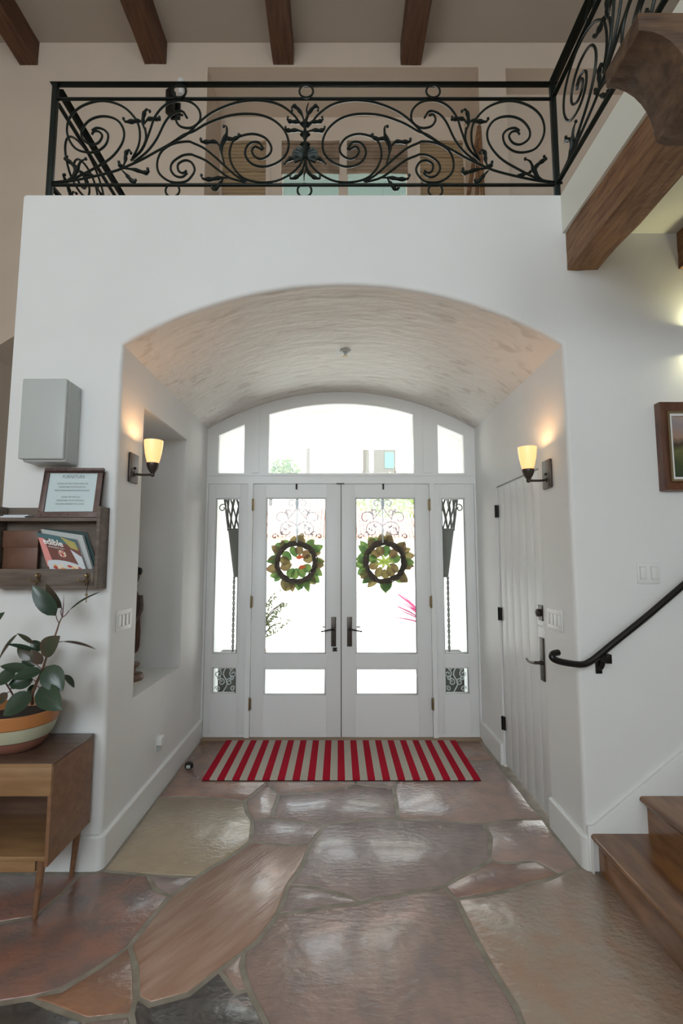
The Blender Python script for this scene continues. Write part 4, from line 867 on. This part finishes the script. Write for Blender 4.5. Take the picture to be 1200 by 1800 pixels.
LV = [((520, 435), (300, 150), 26, 2.45, LEAFG, (.3, -1, .1), 2.42), ((575, 365), (430, 140), 24, 2.5, LEAFR, (-.6, -1, .1), 2.5), ((640, 390), (930, 215), 9, 2.45, LEAFG, (0, -.5, 1), 2.45),
 ((390, 800), (560, 625), 30, 2.40, LEAFR, (.1, -1, .35), 2.38), ((580, 675), (890, 748), 8, 2.52, LEAFR, (0, -.3, 1), 2.50), ((425, 910), (585, 1138), 34, 2.40, LEAFG, (.3, -1, .2), 2.38), ((600, 985), (690, 1108), 12, 2.5, LEAFG, (1, -.4, .5), 2.5),
 ((365, 1105), (575, 1315), 34, 2.38, LEAFG, (.1, -1, .4), 2.33), ((300, 1160), (30, 1368), 32, 2.35, LEAFG, (-.1, -1, .5), 2.30), ((390, 945), (105, 1028), 20, 2.42, LEAFG, (0, -1, .7), 2.36), ((290, 945), (0, 905), 16, 2.45, LEAFG, (0, -1, .8), 2.45),
 ((345, 775), (55, 700), 11, 2.45, LEAFG, (0, -.5, 1), 2.40), ((310, 700), (160, 600), 8, 2.5, LEAFR, (.5, -.7, .8), 2.5), ((165, 605), (-10, 850), 12, 2.48, LEAFR, (-.8, -1, .4), 2.46), ((390, 885), (290, 750), 17, 2.42, LEAFR, (.1, -1, .2), 2.40),
 ((310, 835), (160, 735), 19, 2.5, LEAFR, (0, -1, .3), 2.5), ((370, 765), (300, 665), 19, 2.55, LEAFG, (0, -1, .3), 2.55), ((310, 1030), (75, 1080), 24, 2.48, LEAFG, (0, -1, .4), 2.44), ((140, 950), (-40, 1085), 24, 2.45, LEAFG, (-.3, -1, .3), 2.42),
 ((70, 1150), (-20, 1260), 14, 2.4, LEAFR, (0, -1, 0), 2.4), ((-80, 520), (45, 402), 12, 2.45, LEAFG, (0, -1, .2), 2.45), ((130, 1090), (130, 1120), 10, 2.5, LEAFG, (0, -1, 0), 2.5), ((340, 1080), (250, 1180), 14, 2.52, LEAFG, (-.4, -1, 0), 2.5), ((330, 900), (200, 860), 14, 2.55, LEAFG, (0, -1, .5), 2.55),
 ((-60, 1100), (-220, 950), 20, 2.45, LEAFG, (0, -1, .3), 2.4), ((-80, 1200), (-260, 1290), 26, 2.42, LEAFG, (0, -1, .3), 2.36), ((-60, 900), (-200, 760), 22, 2.5, LEAFG, (0, -1, .3), 2.5)]
for (a, c_, wpx, y, m_, nr, y2) in LV:
    A3, B3 = cp(a, y), cp(c_, y2); lf = obj('leaf', leafmb(A3, B3, wpx*2.35/FPX*1.15, nr, .16, .05), m_, pt)
    ax = (B3-A3).normalized(); obj('midrib', MB().tube([A3+Vector(nr).normalized()*.001, A3.lerp(B3, .5)+Vector(nr).normalized()*.05*(B3-A3).length, B3], .0009, 4), STEMR, lf)
def st(name, pts, r, m_): obj(name, MB().tube([cp(p, y) for p, y in pts], r, 8), m_, pt)
st('stem', [((300, 1260), 2.49), ((300, 1170), 2.47), ((340, 1060), 2.45), ((395, 940), 2.44), ((430, 830), 2.43), ((520, 600), 2.44), ((550, 505), 2.44), ((580, 445), 2.44)], lambda t_: .0085-.006*t_, STEMB)
st('bud', [((578, 450), 2.44), ((590, 340), 2.44), ((594, 235), 2.44)], lambda t_: .0035-.003*t_, STEMR)
for pts_ in ([((550, 510), 2.44), ((530, 470), 2.44), ((520, 430), 2.45)], [((580, 450), 2.44), ((610, 430), 2.44), ((642, 388), 2.45)], [((575, 440), 2.44), ((565, 400), 2.47), ((577, 365), 2.5)], [((390, 940), 2.44), ((420, 920), 2.42), ((430, 905), 2.41)], [((370, 1000), 2.45), ((400, 1000), 2.44)], [((430, 830), 2.43), ((500, 700), 2.46), ((580, 676), 2.52)], [((330, 1080), 2.46), ((360, 1100), 2.4), ((375, 1110), 2.38)]):
    st('leaf_stalk', pts_, .0022, STEMR)
st('stem', [((160, 1280), 2.5), ((130, 1190), 2.47), ((50, 1055), 2.46), ((20, 1000), 2.45)], .004, STEMR)
st('stem', [((-60, 1280), 2.5), ((-80, 1100), 2.47), ((-70, 900), 2.46), ((-60, 520), 2.45)], .005, STEMB)
for pts_ in ([((395, 940), 2.44), ((330, 880), 2.45), ((310, 830), 2.5)], [((340, 1060), 2.45), ((320, 1035), 2.47)], [((300, 1170), 2.47), ((298, 1160), 2.35)], [((100, 1120), 2.47), ((130, 1000), 2.45), ((150, 950), 2.45)], [((100, 1140), 2.47), ((70, 1150), 2.4)]):
    st('leaf_stalk', pts_, .0022, STEMR)
# ------------------------------------------------------------------ niche statue
DKW = mat('carved_dark_wood', (.045, .022, .014), .35, c2=(.12, .05, .03), scale=9, stretch=(3, 3, .6), bump=.5, bscale=14)
sc = Vector((-1.497, 3.55, NZ0))
e = empty('carved_statue', sc, 'slender dark carved wooden figure on a turned pedestal inside the wall niche', 'statue')
b = MB(); b.lathe([(0, .001), (.088, .001), (.095, .02), (.085, .045), (.045, .055), (.036, .07), (.045, .085), (.062, .10), (.066, .112), (.06, .12), (0, .12)], sc, 28); obj('pedestal', b, mat('pedestal_wood', (.14, .08, .055), .4, c2=(.20, .12, .08), scale=10), e)
b = MB(); z = sc.z
rings = [(.19, .030, .03), (.205, .046, .04), (.24, .056, .048), (.34, .063, .05), (.42, .066, .05), (.50, .068, .048), (.55, .066, .045), (.585, .058, .042), (.61, .042, .032), (.65, .022, .02), (.675, .017, .017), (.69, .020, .02), (.705, .033, .036), (.735, .042, .045), (.765, .043, .047), (.795, .036, .04), (.815, .02, .024), (.82, .004, .004)]
vs = []; n = 20
for zz, ra, rb in rings:
    for k in range(n):
        a = 2*PI*k/n; fo = 1+.06*math.sin(a*5+zz*6) if zz < .6 else 1; sw_ = .003*math.sin(zz*9); vs.append((sc.x+ra*fo*math.cos(a)+sw_, sc.y+rb*fo*math.sin(a), z+zz))
b.add(vs, [(i*n+k, i*n+(k+1) % n, (i+1)*n+(k+1) % n, (i+1)*n+k) for i in range(len(rings)-1) for k in range(n)]+[tuple(range(n))[::-1]]); obj('robed_figure', b, DKW, e)
obj('support_rod', MB().lathe([(.008, .12), (.008, .2)], sc, 10), BLACK, e)
b = MB(); b.ball((sc.x+.045, sc.y, z+.775), .022, n=8, sz=(.8, 1, 1.3)); b.tube([(sc.x-.03, sc.y-.03, z+.78), (sc.x+.01, sc.y-.04, z+.82), (sc.x+.045, sc.y-.01, z+.79)], .008, 6); obj('hair', b, BLACK, e)
b = MB(); b.tube([(sc.x+.055, sc.y, z+.60), (sc.x+.07, sc.y-.02, z+.5), (sc.x+.04, sc.y-.055, z+.42), (sc.x-.01, sc.y-.065, z+.44)], lambda t_: .017-.007*t_, 8); b.tube([(sc.x-.055, sc.y, z+.60), (sc.x-.07, sc.y-.02, z+.5), (sc.x-.04, sc.y-.055, z+.42), (sc.x+.01, sc.y-.065, z+.44)], lambda t_: .017-.007*t_, 8); obj('arms', b, DKW, e)
obj('ear_pendant', MB().ball((sc.x+.03, sc.y-.02, z+.67), .012, n=6, sz=(.7, .7, 2)), BLACK, e)

# ------------------------------------------------------------------ framed painting on the stair wall
fx0, fx1, fz0, fz1 = 1.828, 2.46, 2.022, 2.528
e = empty('framed_painting', ((fx0+fx1)/2, YF, fz0), 'landscape painting in a deep brown wooden frame on the stair wall', 'painting')
def pframe(name, x0, x1, z0, z1, w_, ya, yb, m_, yi=None):
    yi = ya if yi is None else yi; b = MB(); o_ = [(x0, z0), (x1, z0), (x1, z1), (x0, z1)]; i_ = [(x0+w_, z0+w_), (x1-w_, z0+w_), (x1-w_, z1-w_), (x0+w_, z1-w_)]
    vs = [(x, yb, z) for x, z in o_]+[(x, ya, z) for x, z in o_]+[(x, yi, z) for x, z in i_]+[(x, yb, z) for x, z in i_]
    b.add(vs, [(k, (k+1) % 4, 4+(k+1) % 4, 4+k) for k in range(4)]+[(4+k, 4+(k+1) % 4, 8+(k+1) % 4, 8+k) for k in range(4)]+[(8+k, 8+(k+1) % 4, 12+(k+1) % 4, 12+k) for k in range(4)]+[(12+k, 12+(k+1) % 4, (k+1) % 4, k) for k in range(4)])
    obj(name, b, m_, e, smooth=False)
FRB = mat('mahogany_frame', (.085, .028, .014), .3, c2=(.15, .055, .025), scale=8, stretch=(3, 3, 1), coat=.3)
pframe('outer_frame', fx0, fx1, fz0, fz1, .05, 2.672, YF-.001, FRB, 2.69); pframe('inner_moulding', fx0+.05, fx1-.05, fz0+.05, fz1-.05, .012, 2.682, YF-.002, BRASS); pframe('linen_slip', fx0+.062, fx1-.062, fz0+.062, fz1-.062, .014, 2.69, YF-.002, PLASTIC)
PT = bpy.data.materials.new('painted_landscape'); PT.use_nodes = True; N = PT.node_tree.nodes; L = PT.node_tree.links; bb = N['Principled BSDF']; bb.inputs['Roughness'].default_value = .4
tc = N.new('ShaderNodeTexCoord'); sx_ = N.new('ShaderNodeSeparateXYZ'); nz = N.new('ShaderNodeTexNoise'); nz.inputs['Scale'].default_value = 9; nz.inputs['Detail'].default_value = 8; L.new(tc.outputs['Object'], nz.inputs[0]); L.new(tc.outputs['Object'], sx_.inputs[0])
m1 = N.new('ShaderNodeMath'); m1.operation = 'MULTIPLY_ADD'; m1.inputs[1].default_value = .28; L.new(nz.outputs[0], m1.inputs[0]); m2 = N.new('ShaderNodeMath'); m2.operation = 'MULTIPLY_ADD'; m2.inputs[1].default_value = 1.9; m2.inputs[2].default_value = -.15; L.new(sx_.outputs[2], m2.inputs[0]); L.new(m2.outputs[0], m1.inputs[2])
cr = N.new('ShaderNodeValToRGB'); L.new(m1.outputs[0], cr.inputs[0]); L.new(cr.outputs[0], bb.inputs['Base Color']); el = cr.color_ramp.elements
el[0].position = .1; el[0].color = (.02, .035, .02, 1); el[1].position = .95; el[1].color = (.36, .38, .42, 1)
for ps, cl in ((.28, (.05, .07, .02, 1)), (.44, (.14, .14, .045, 1)), (.52, (.05, .035, .02, 1)), (.60, (.38, .24, .17, 1)), (.74, (.30, .26, .27, 1)), (.85, (.44, .33, .27, 1))):
    x_ = el.new(ps); x_.color = cl
obj('canvas', MB().box(fx0+.07, fx1-.07, 2.70, YF-.003, fz0+.07, fz1-.07), PT, e, smooth=False)

# ------------------------------------------------------------------ gallery windows with woven shades
def shade_slats(par, x0, x1, z0, z1, y, m_):
    nn = int((z1-z0)/.045); 
    for k in range(nn):
        z = z1-(k+1)*(z1-z0)/nn; b = MB(); seg = 8; vs = []
        for i in range(seg+1):
            x = x0+(x1-x0)*i/seg; w_ = .004*math.sin(i*1.7+k*2.1); 
            for dy, dz in ((-.012-.01*(k % 4 == 0), -.004), (-.004, (z1-z0)/nn+.004), (.0, (z1-z0)/nn+.004), (-.008, -.004)): vs.append((x, y+dy, z+dz+w_))
        b.add(vs, [(i*4+j, i*4+(j+1) % 4, (i+1)*4+(j+1) % 4, (i+1)*4+j) for i in range(seg) for j in range(4)]+[(0, 1, 2, 3), tuple(seg*4+j for j in range(4))]); obj('shade_fold', b, m_, par)
def gwin(name, x0, x1, z0, z1, splits, zbot, m_):
    e = empty(name, ((x0+x1)/2, UY, z0), kind='structure'); fwd = .055
    b = MB(); xs_ = [x0]+splits+[x1]
    b.box(x0, x1, UY-.01, UY+.06, z1-.05, z1)
    for x in xs_: b.box(max(x0, x-fwd/1.0 if x != x0 else x0), min(x1, x+fwd if x != x1 else x1), UY-.01, UY+.06, z0, z1-.05)
    obj('window_frame', b, CREAM, e)
    for a, c_ in zip(xs_[:-1], xs_[1:]):
        a_ = a+fwd; c2_ = c_-fwd
        obj('glass_pane', MB().box(a_, c2_, UY+.03, UY+.035, z0, z1-.05), GLASS, e)
        shade_slats(e, a_-.01 if len(splits) else a_, c2_+.01 if len(splits) else c2_, zbot, z1-.05, UY-.012, m_)
zsh = at(600, 306, Y=UY-.012).z
gwin('window_6', UW['l'][0], UW['l'][1], 4.4, UZ, [], 4.6, SHADEW)
gwin('window_7', UW['r'][0], UW['r'][1], 4.4, UZ, [], 4.6, SHADEW)
SHADED = translucent('dark_woven_shade', (.33, .25, .18), .4, .8, (.44, .34, .25), 5)
gwin('door_4', UW['d'][0], UW['d'][1], 3.76, UZ, [ux(603)], zsh, SHADED)
# easel-like wooden stand leaning by the recess edge
p1, p2 = at(832, 222, Y=4.6), at(825, 345, Y=4.6)
e = empty('wooden_easel', (1.42, 4.55, 3.74), 'brown wooden easel standing on the gallery behind the railing at right', 'easel')
for nm, a, c_ in (('front_leg', (842, 222, 4.6), (823, 345, 4.6)), ('front_leg', (842, 222, 4.6), (846, 300, 4.45)), ('rear_leg', (842, 222, 4.65), (838, 345, 4.7))):
    A3 = at(a[0], a[1], Y=a[2]); B3 = at(c_[0], c_[1], Y=c_[2]); B3 = A3+(B3-A3)*((A3.z-3.745)/(A3.z-B3.z)); obj(nm, MB().tube([A3, B3], .022, 4, smooth=1), BEAM, e)
obj('ledge', MB().box(1.30, 1.50, 4.50, 4.56, 4.45, 4.48), BEAM, e)
# added eave: hides the bright sky so the gallery panes show dull teal
struct('sky_block_eave', MB().box(-2.6, 2.6, YU+RD+.125, 8.2, 7.05, 7.15), mat('teal_grey_sky_block', (.075, .12, .11), .7))

# ------------------------------------------------------------------ wreaths with iron scroll hangers, outside the door glass
def wreath(cx, cz, seed, label, hlabel):
    rnd = random.Random(seed); Yw = 4.70
    e = empty('wreath', (cx, Yw, cz), label, 'wreath')
    for k in range(13):
        ph = rnd.uniform(0, 2*PI); kk = rnd.choice((3, 4, 5)); ro = rnd.uniform(.010, .030); R0 = .186; n = 30
        pts = []
        for i in range(n):
            a = 2*PI*i/n; r = R0+ro*math.cos(kk*a+ph)+rnd.uniform(-.002, .002); pts.append((cx+r*math.cos(a), Yw+ro*math.sin(kk*a+ph), cz+r*math.sin(a)))
        obj('twig', MB().tube(pts, .0065, 5, smooth=1, closed=True), TWIG, e)
    for k in range(46):
        a = 2*PI*k/46*1+rnd.uniform(-.12, .12); inner = k % 4 == 2
        r0 = .16; r1_ = rnd.uniform(.255, .315); y1 = rnd.uniform(.03, .10); wd = rnd.uniform(.07, .10)
        if inner: r1_ = rnd.uniform(.04, .07); wd = .09; r0 = .17
        a2 = a+rnd.uniform(-.28, .28)
        m_ = MAGY if inner and k % 2 else rnd.choice((MAGG, MAGG, MAGB, MAGB))
        obj('leaf', leafmb((cx+r0*math.cos(a), Yw+.025, cz+r0*math.sin(a)), (cx+r1_*math.cos(a2), Yw+y1, cz+r1_*math.sin(a2)), wd, (rnd.uniform(-.5, .5), -1, rnd.uniform(-.5, .5)), .22, rnd.uniform(-.1, .15), n=6), m_, e)
    return e
WC1, WC2 = (-.412, 1.60), (.448, 1.605)
w1 = wreath(WC1[0], WC1[1], 5, 'magnolia leaf wreath with orange petals outside the left door glass', '')
for k, (dx, dz) in enumerate(((.03, .045), (.055, -.05))):
    obj('petal', leafmb((WC1[0]+dx-.03, 4.70, WC1[1]+dz), (WC1[0]+dx+.045, 4.69, WC1[1]+dz+.01), .04, (0, -1, .2)), PETO, w1)
w2 = wreath(WC2[0], WC2[1], 11, 'magnolia leaf wreath with pale green inner leaves outside the right door glass', '')
for k in range(7):
    a = k*2*PI/7; obj('pale_leaf', leafmb((WC2[0]+.0, 4.72, WC2[1]-.0), (WC2[0]+.10*math.cos(a), 4.71, WC2[1]+.07*math.sin(a)), .03, (0, -1, .2)), MAGY, w2)
def hanger(cx, zt, label, kv):
    Yh = 4.655; e = empty('wreath_hanger', (cx, Yh, zt), label, 'hanger', 'iron scroll wreath hangers')
    obj('over_door_hook', MB().box(cx-.008, cx+.008, 4.562, 4.566, 2.295, 2.3515).box(cx-.008, cx+.008, 4.562, 4.625, 2.3495, 2.3515).box(cx-.008, cx+.008, 4.622, 4.626, 2.2, 2.3515), BRONZE, e)
    obj('strap', MB().box(cx-.007, cx+.007, Yh-.004, Yh-.002, 1.79, 2.23), GREY, e)
    obj('finial', MB().lathe([(.003, -.08), (.012, -.06), (.019, -.02), (.012, .01), (.016, .02), (0, .03)], (cx, Yh-.012, 2.19), 10), BLACK, e)
    REDI = IRONR
    def cl(pts): obj('scroll', MB().tube([(cx+x, Yh+.008, 2.22-z) for x, z in pts], .0052, 5, smooth=4), REDI, e)
    def spiral(x0, z0, r0, r1_, a0, a1): return [(x0+(r0+(r1_-r0)*t_/14)*math.cos(a0+(a1-a0)*t_/14), z0+(r0+(r1_-r0)*t_/14)*math.sin(a0+(a1-a0)*t_/14)) for t_ in range(15)]
    for s_ in (-1, 1):
        f_ = lambda L_: [(s_*x, z) for x, z in L_]
        cl(f_([(.0, .085), (.05, .155), (.085, .195)])); cl(f_(spiral(.055, .05, .045, .01, -2.8, 3.0)))
        cl(f_(spiral(.095, .31, .105, .02, PI, 3*PI))) ; cl(f_(spiral(.16, .19, .075, .02, PI*.9, PI*2.6+kv))); cl(f_([(0, .42), (.002, .36), (-.01+.0, .31)]))
        cl(f_(spiral(.075, .13, .035, .01, PI*.5, -PI*1.2)))
        cl(f_(spiral(.215, .37, .03, .008, PI, 3*PI)))
        b = MB()
        for (gx, gz_) in ((.12, .30), (.15, .335), (.11, .125), (.075, .27)):
            for q2 in range(6): b.ball((cx+s_*(gx+rnd0.uniform(-.017, .017)), Yh+.006, 2.22-gz_-rnd0.uniform(-.017, .017)), .008, n=6)
            b.tube([(cx+s_*(gx-.02), Yh+.008, 2.22-gz_-.02), (cx+s_*(gx+.025), Yh+.008, 2.22-gz_+.022)], .002, 4)
        obj('grape_cluster', b, IRONR, e)
IRONR = mat('backlit_red_iron', (.13, .03, .028), .5, metal=.2); rnd0 = random.Random(9)  # red cast of the backlight is put into the iron's colour
hanger(WC1[0]+.01, 2.36, 'backlit reddish iron grape-scroll hanger above the left door wreath', 0); hanger(WC2[0]-.02, 2.36, 'backlit reddish iron grape-scroll hanger above the right door wreath', .8)

# ------------------------------------------------------------------ porch: iron torch stands with lattice baskets
IRG = mat('grey_iron', (.10, .095, .085), .6, metal=.2)
def torch(cx, label):
    y = 4.98; e = empty('torch_stand', (cx, y, -.02), label, 'lamp stand', 'iron torch stands on the porch'); n = 22
    b = MB(); b.box(cx-.20, cx+.20, y-.16, y+.16, -.02, .05); b.box(cx-.18, cx+.18, y-.14, y+.14, .05, .66); b.box(cx-.21, cx+.21, y-.15, y+.17, .66, .69); obj('pedestal', b, IRG, e, bev=.004)
    z0, zmid, z1, r0, r1_ = 1.45, 1.93, 2.36, .075, .20
    for s_ in (-1, 1):
        for ph in (0, PI): obj('twisted_rod', MB().tube([(cx+s_*.07+.008*math.cos(i*1.1+ph), y+.008*math.sin(i*1.1+ph), .69+(z0-.69)*i/40) for i in range(41)], .0065, 5, smooth=1), IRG, e)
    rz = lambda z: r0+(r1_-r0)*(z-z0)/(z1-z0)
    obj('cone', MB().lathe([(0, z0), (r0, z0), (rz(zmid), zmid), (rz(zmid)-.006, zmid)], (cx, y, 0), n), IRG, e)
    b = MB(); pts = []
    for k in range(16):
        for sg in (-1, 1): b.tube([(cx+rz(z_)*math.cos(2*PI*k/16+sg*(z_-zmid)*1.6), y+rz(z_)*math.sin(2*PI*k/16+sg*(z_-zmid)*1.6), z_) for z_ in (zmid, zmid+.16, zmid+.32, z1)], .007, 4, smooth=2)
    obj('lattice_basket', b, IRG, e)
    for z_ in (zmid, z1): obj('hoop', MB().tube([(cx+rz(z_)*math.cos(2*PI*k/20), y+rz(z_)*math.sin(2*PI*k/20), z_) for k in range(20)], .011, 6, smooth=1, closed=True), IRG, e)
    for s_ in (-1, 1): obj('corner_scroll', MB().tube([(cx+s_*(.203+(.045-.0028*t_)*math.cos(2.6-t_*.55)), y, 2.16+(.045-.0028*t_)*math.sin(2.6-t_*.55)) for t_ in range(13)], .006, 5), IRG, e)
torch(-1.0, 'grey iron torch stand with lattice basket behind the left sidelight'); torch(1.05, 'grey iron torch stand with lattice basket behind the right sidelight')

# ------------------------------------------------------------------ outdoors
PAVE = mat('pale_paving', (.72, .71, .68), .8, c2=(.66, .65, .62), scale=.8); STUCCO = mat('white_stucco', (.82, .81, .79), .8); TILE = mat('terracotta_tile', (.62, .33, .26), .8, c2=(.70, .45, .36), scale=3)
struct('ground', MB().box(-30, 30, YD+.15, 60, -.12, -.02), PAVE)
bd = empty('courtyard_house', (3, 17, -.02), 'white stucco house with tile-roofed wing across the courtyard', 'building')
obj('upper_wall', MB().box(-1.1, 11, 17, 22, -.02, 9), STUCCO, bd); obj('wing_wall', MB().box(-9, 11, 15, 17, -.02, 2.3), STUCCO, bd)
b = MB(); b.prism([(-9.2, 14.8, 2.28), (-9.2, 17.1, 3.45), (-9.2, 17.1, 3.3), (-9.2, 14.9, 2.2)], (0, 0, 0), (20.4, 0, 0)); rf = obj('wing_roof', b, TILE, bd)
for k in range(74):
    x = -4.2+k*.115; obj('roof_tile_row', MB().tube([(x, 14.75, 2.30), (x, 17.05, 3.47)], .05, 6, smooth=1), TILE, rf)
SHUT = mat('olive_shutter', (.075, .06, .038), .6); TGL = mat('green_reflection_pane', (.06, .16, .13), .5)  # green reflection in the far pane is put into its flat colour
def bwin(px0, px1, py0, py1, m_, extra=None):
    A3, B3 = at(px0, py1, Y=17), at(px1, py0, Y=17); w_ = obj('window', MB().box(A3.x, B3.x, 16.93, 17.0, A3.z, B3.z), m_, bd)
    obj('window_sill', MB().box(A3.x-.03, B3.x+.03, 16.90, 17.0, A3.z-.05, A3.z), SHUT, w_)
    if extra: C3, D3 = at(extra[0], py1-6, Y=16.93), at(extra[1], py0+4, Y=16.93); obj('pane', MB().box(C3.x, D3.x, 16.915, 16.935, C3.z, D3.z), TGL, w_)
bwin(538, 545, 789, 835, SHUT); bwin(638, 648, 791, 829, SHUT); bwin(657, 694, 791, 829, SHUT, (676, 692))
# foliage
LFO = translucent('tree_leaf_green', (.16, .26, .08), .4, .6, (.30, .38, .13), 2); LFS = translucent('shrub_leaf', (.10, .12, .045), .4)
def leafcloud(cx, cy, cz, rx, ry, rz_, n, s, m_, par, seed, name='foliage'):
    rn = random.Random(seed); b = MB()
    for k in range(n):
        v = Vector((rn.gauss(0, 1), rn.gauss(0, 1), rn.gauss(0, 1))).normalized()*(rn.random()**.4); p = Vector((cx+v.x*rx, cy+v.y*ry, cz+v.z*rz_)); d1 = Vector((rn.gauss(0, 1), rn.gauss(0, 1), rn.gauss(0, 1))).normalized()*s; d2 = Vector((rn.gauss(0, 1), rn.gauss(0, 1), rn.gauss(0, 1))).normalized()*s*.5
        b.add([p-d1, p+d2, p+d1, p-d2], [(0, 1, 2, 3)])
    o = obj(name, b, m_, par, smooth=False); o['kind'] = 'stuff'; return o
tr = empty('garden_tree', (2.35, 13, -.02), 'leafy green tree in the courtyard seen through the top of the right door', 'tree')
obj('trunk', MB().tube([(2.4, 13, -.02), (2.35, 13, 1.5), (2.3, 13, 3.2)], lambda t_: .10-.05*t_, 8), TWIG, tr); leafcloud(1.7, 13, 3.35, 1.6, .8, .62, 2600, .06, LFO, tr, 1)
sb = empty('hill_shrub', (-3.0, 24, 5), 'green shrub on the pale hillside left of the courtyard house', 'shrub')
hm = MB(); vs = []
for i in range(17):
    for j in range(13):
        x = -22+i*1.3; y = 19+j*1.6; h = max(0, (j/12)**.8*11.0)*(1 if x < -2 else .8)+noise.noise(Vector((x*.5, y*.5, 0)))*.7; vs.append((x, y, h-.1))
hm.add(vs, [(i*13+j, (i+1)*13+j, (i+1)*13+j+1, i*13+j+1) for i in range(16) for j in range(12)]); struct('hillside_ground', hm, mat('dry_hill', (.55, .50, .42), .9, c2=(.35, .36, .22), scale=1.2, ramp=(.5, .65)))
obj('trunk', MB().tube([(-3.0, 20.5, 1.0), (-2.9, 20.5, 4.6)], .08, 6), TWIG, sb); leafcloud(-2.3, 20.5, 5.2, .75, .5, .8, 900, .1, LFO, sb, 2)
sh2 = empty('courtyard_shrub', (-1.2, 7.2, -.02), 'wispy olive twig shrub behind the left edge of the left door glass', 'shrub'); rn = random.Random(4)
obj('pot', MB().lathe([(0, 0), (.13, 0), (.18, .3), (.19, .32), (.16, .32), (.15, .28), (0, .27)], (-1.22, 7.2, -.02), 16), TILE, sh2)
bl_ = MB()
for k in range(16):
    tx, tz = rn.uniform(-1.2, -.72), rn.uniform(.62, 1.28); p0 = Vector((-1.22, 7.2, .28)); p2 = Vector((tx, 7.2+rn.uniform(-.12, .12), tz)); p1 = p0.lerp(p2, .55)+Vector((-.05, 0, .12)); obj('branch', MB().tube([p0, p1, p2], lambda t_: .009-.005*t_, 5), TWIG, sh2)
    for q in range(16):
        t_ = rn.uniform(.35, 1); p = p0.lerp(p2, t_)+Vector((-.05*(1-t_), 0, .1*(1-t_)))+Vector((rn.uniform(-.03, .03), 0, rn.uniform(-.03, .03))); d1 = Vector((rn.gauss(0, 1), rn.gauss(0, .5), rn.gauss(0, 1))).normalized()*.032; bl_.add([p-d1, p+Vector((d1.z, 0, -d1.x))*.35, p+d1, p-Vector((d1.z, 0, -d1.x))*.35], [(0, 1, 2, 3)])
o = obj('foliage', bl_, LFS, sh2, smooth=False); o['kind'] = 'stuff'
cd = empty('spiky_plant', (1.36, 7.2, -.02), 'pink spiky-leaved plant at the right edge of the right door glass', 'plant'); PKL = translucent('pink_spike_leaf', (.30, .02, .10), .4)
obj('pot', MB().lathe([(0, 0), (.13, 0), (.18, .3), (.19, .32), (.16, .32), (.15, .28), (0, .27)], (1.36, 7.2, -.02), 16), TILE, cd)
for k in range(16):
    a = rn.uniform(0, 2*PI) if k > 6 else PI+rn.uniform(-.5, .5); L_ = rn.uniform(.45, .66); z1 = rn.uniform(.15, .62); p0 = Vector((1.36, 7.2, .62)); tip = p0+Vector((math.cos(a)*L_, math.sin(a)*L_*.5, z1)); obj('leaf', leafmb(p0, tip, .024, (0, -.8, .6), .2, .12, n=5), PKL, cd)
obj('stem', MB().tube([(1.36, 7.2, .25), (1.36, 7.2, .64)], .02, 6), TWIG, cd)
struct('garden_wall', MB().box(-9, 11, 14.2, 14.4, -.02, .35), STUCCO)
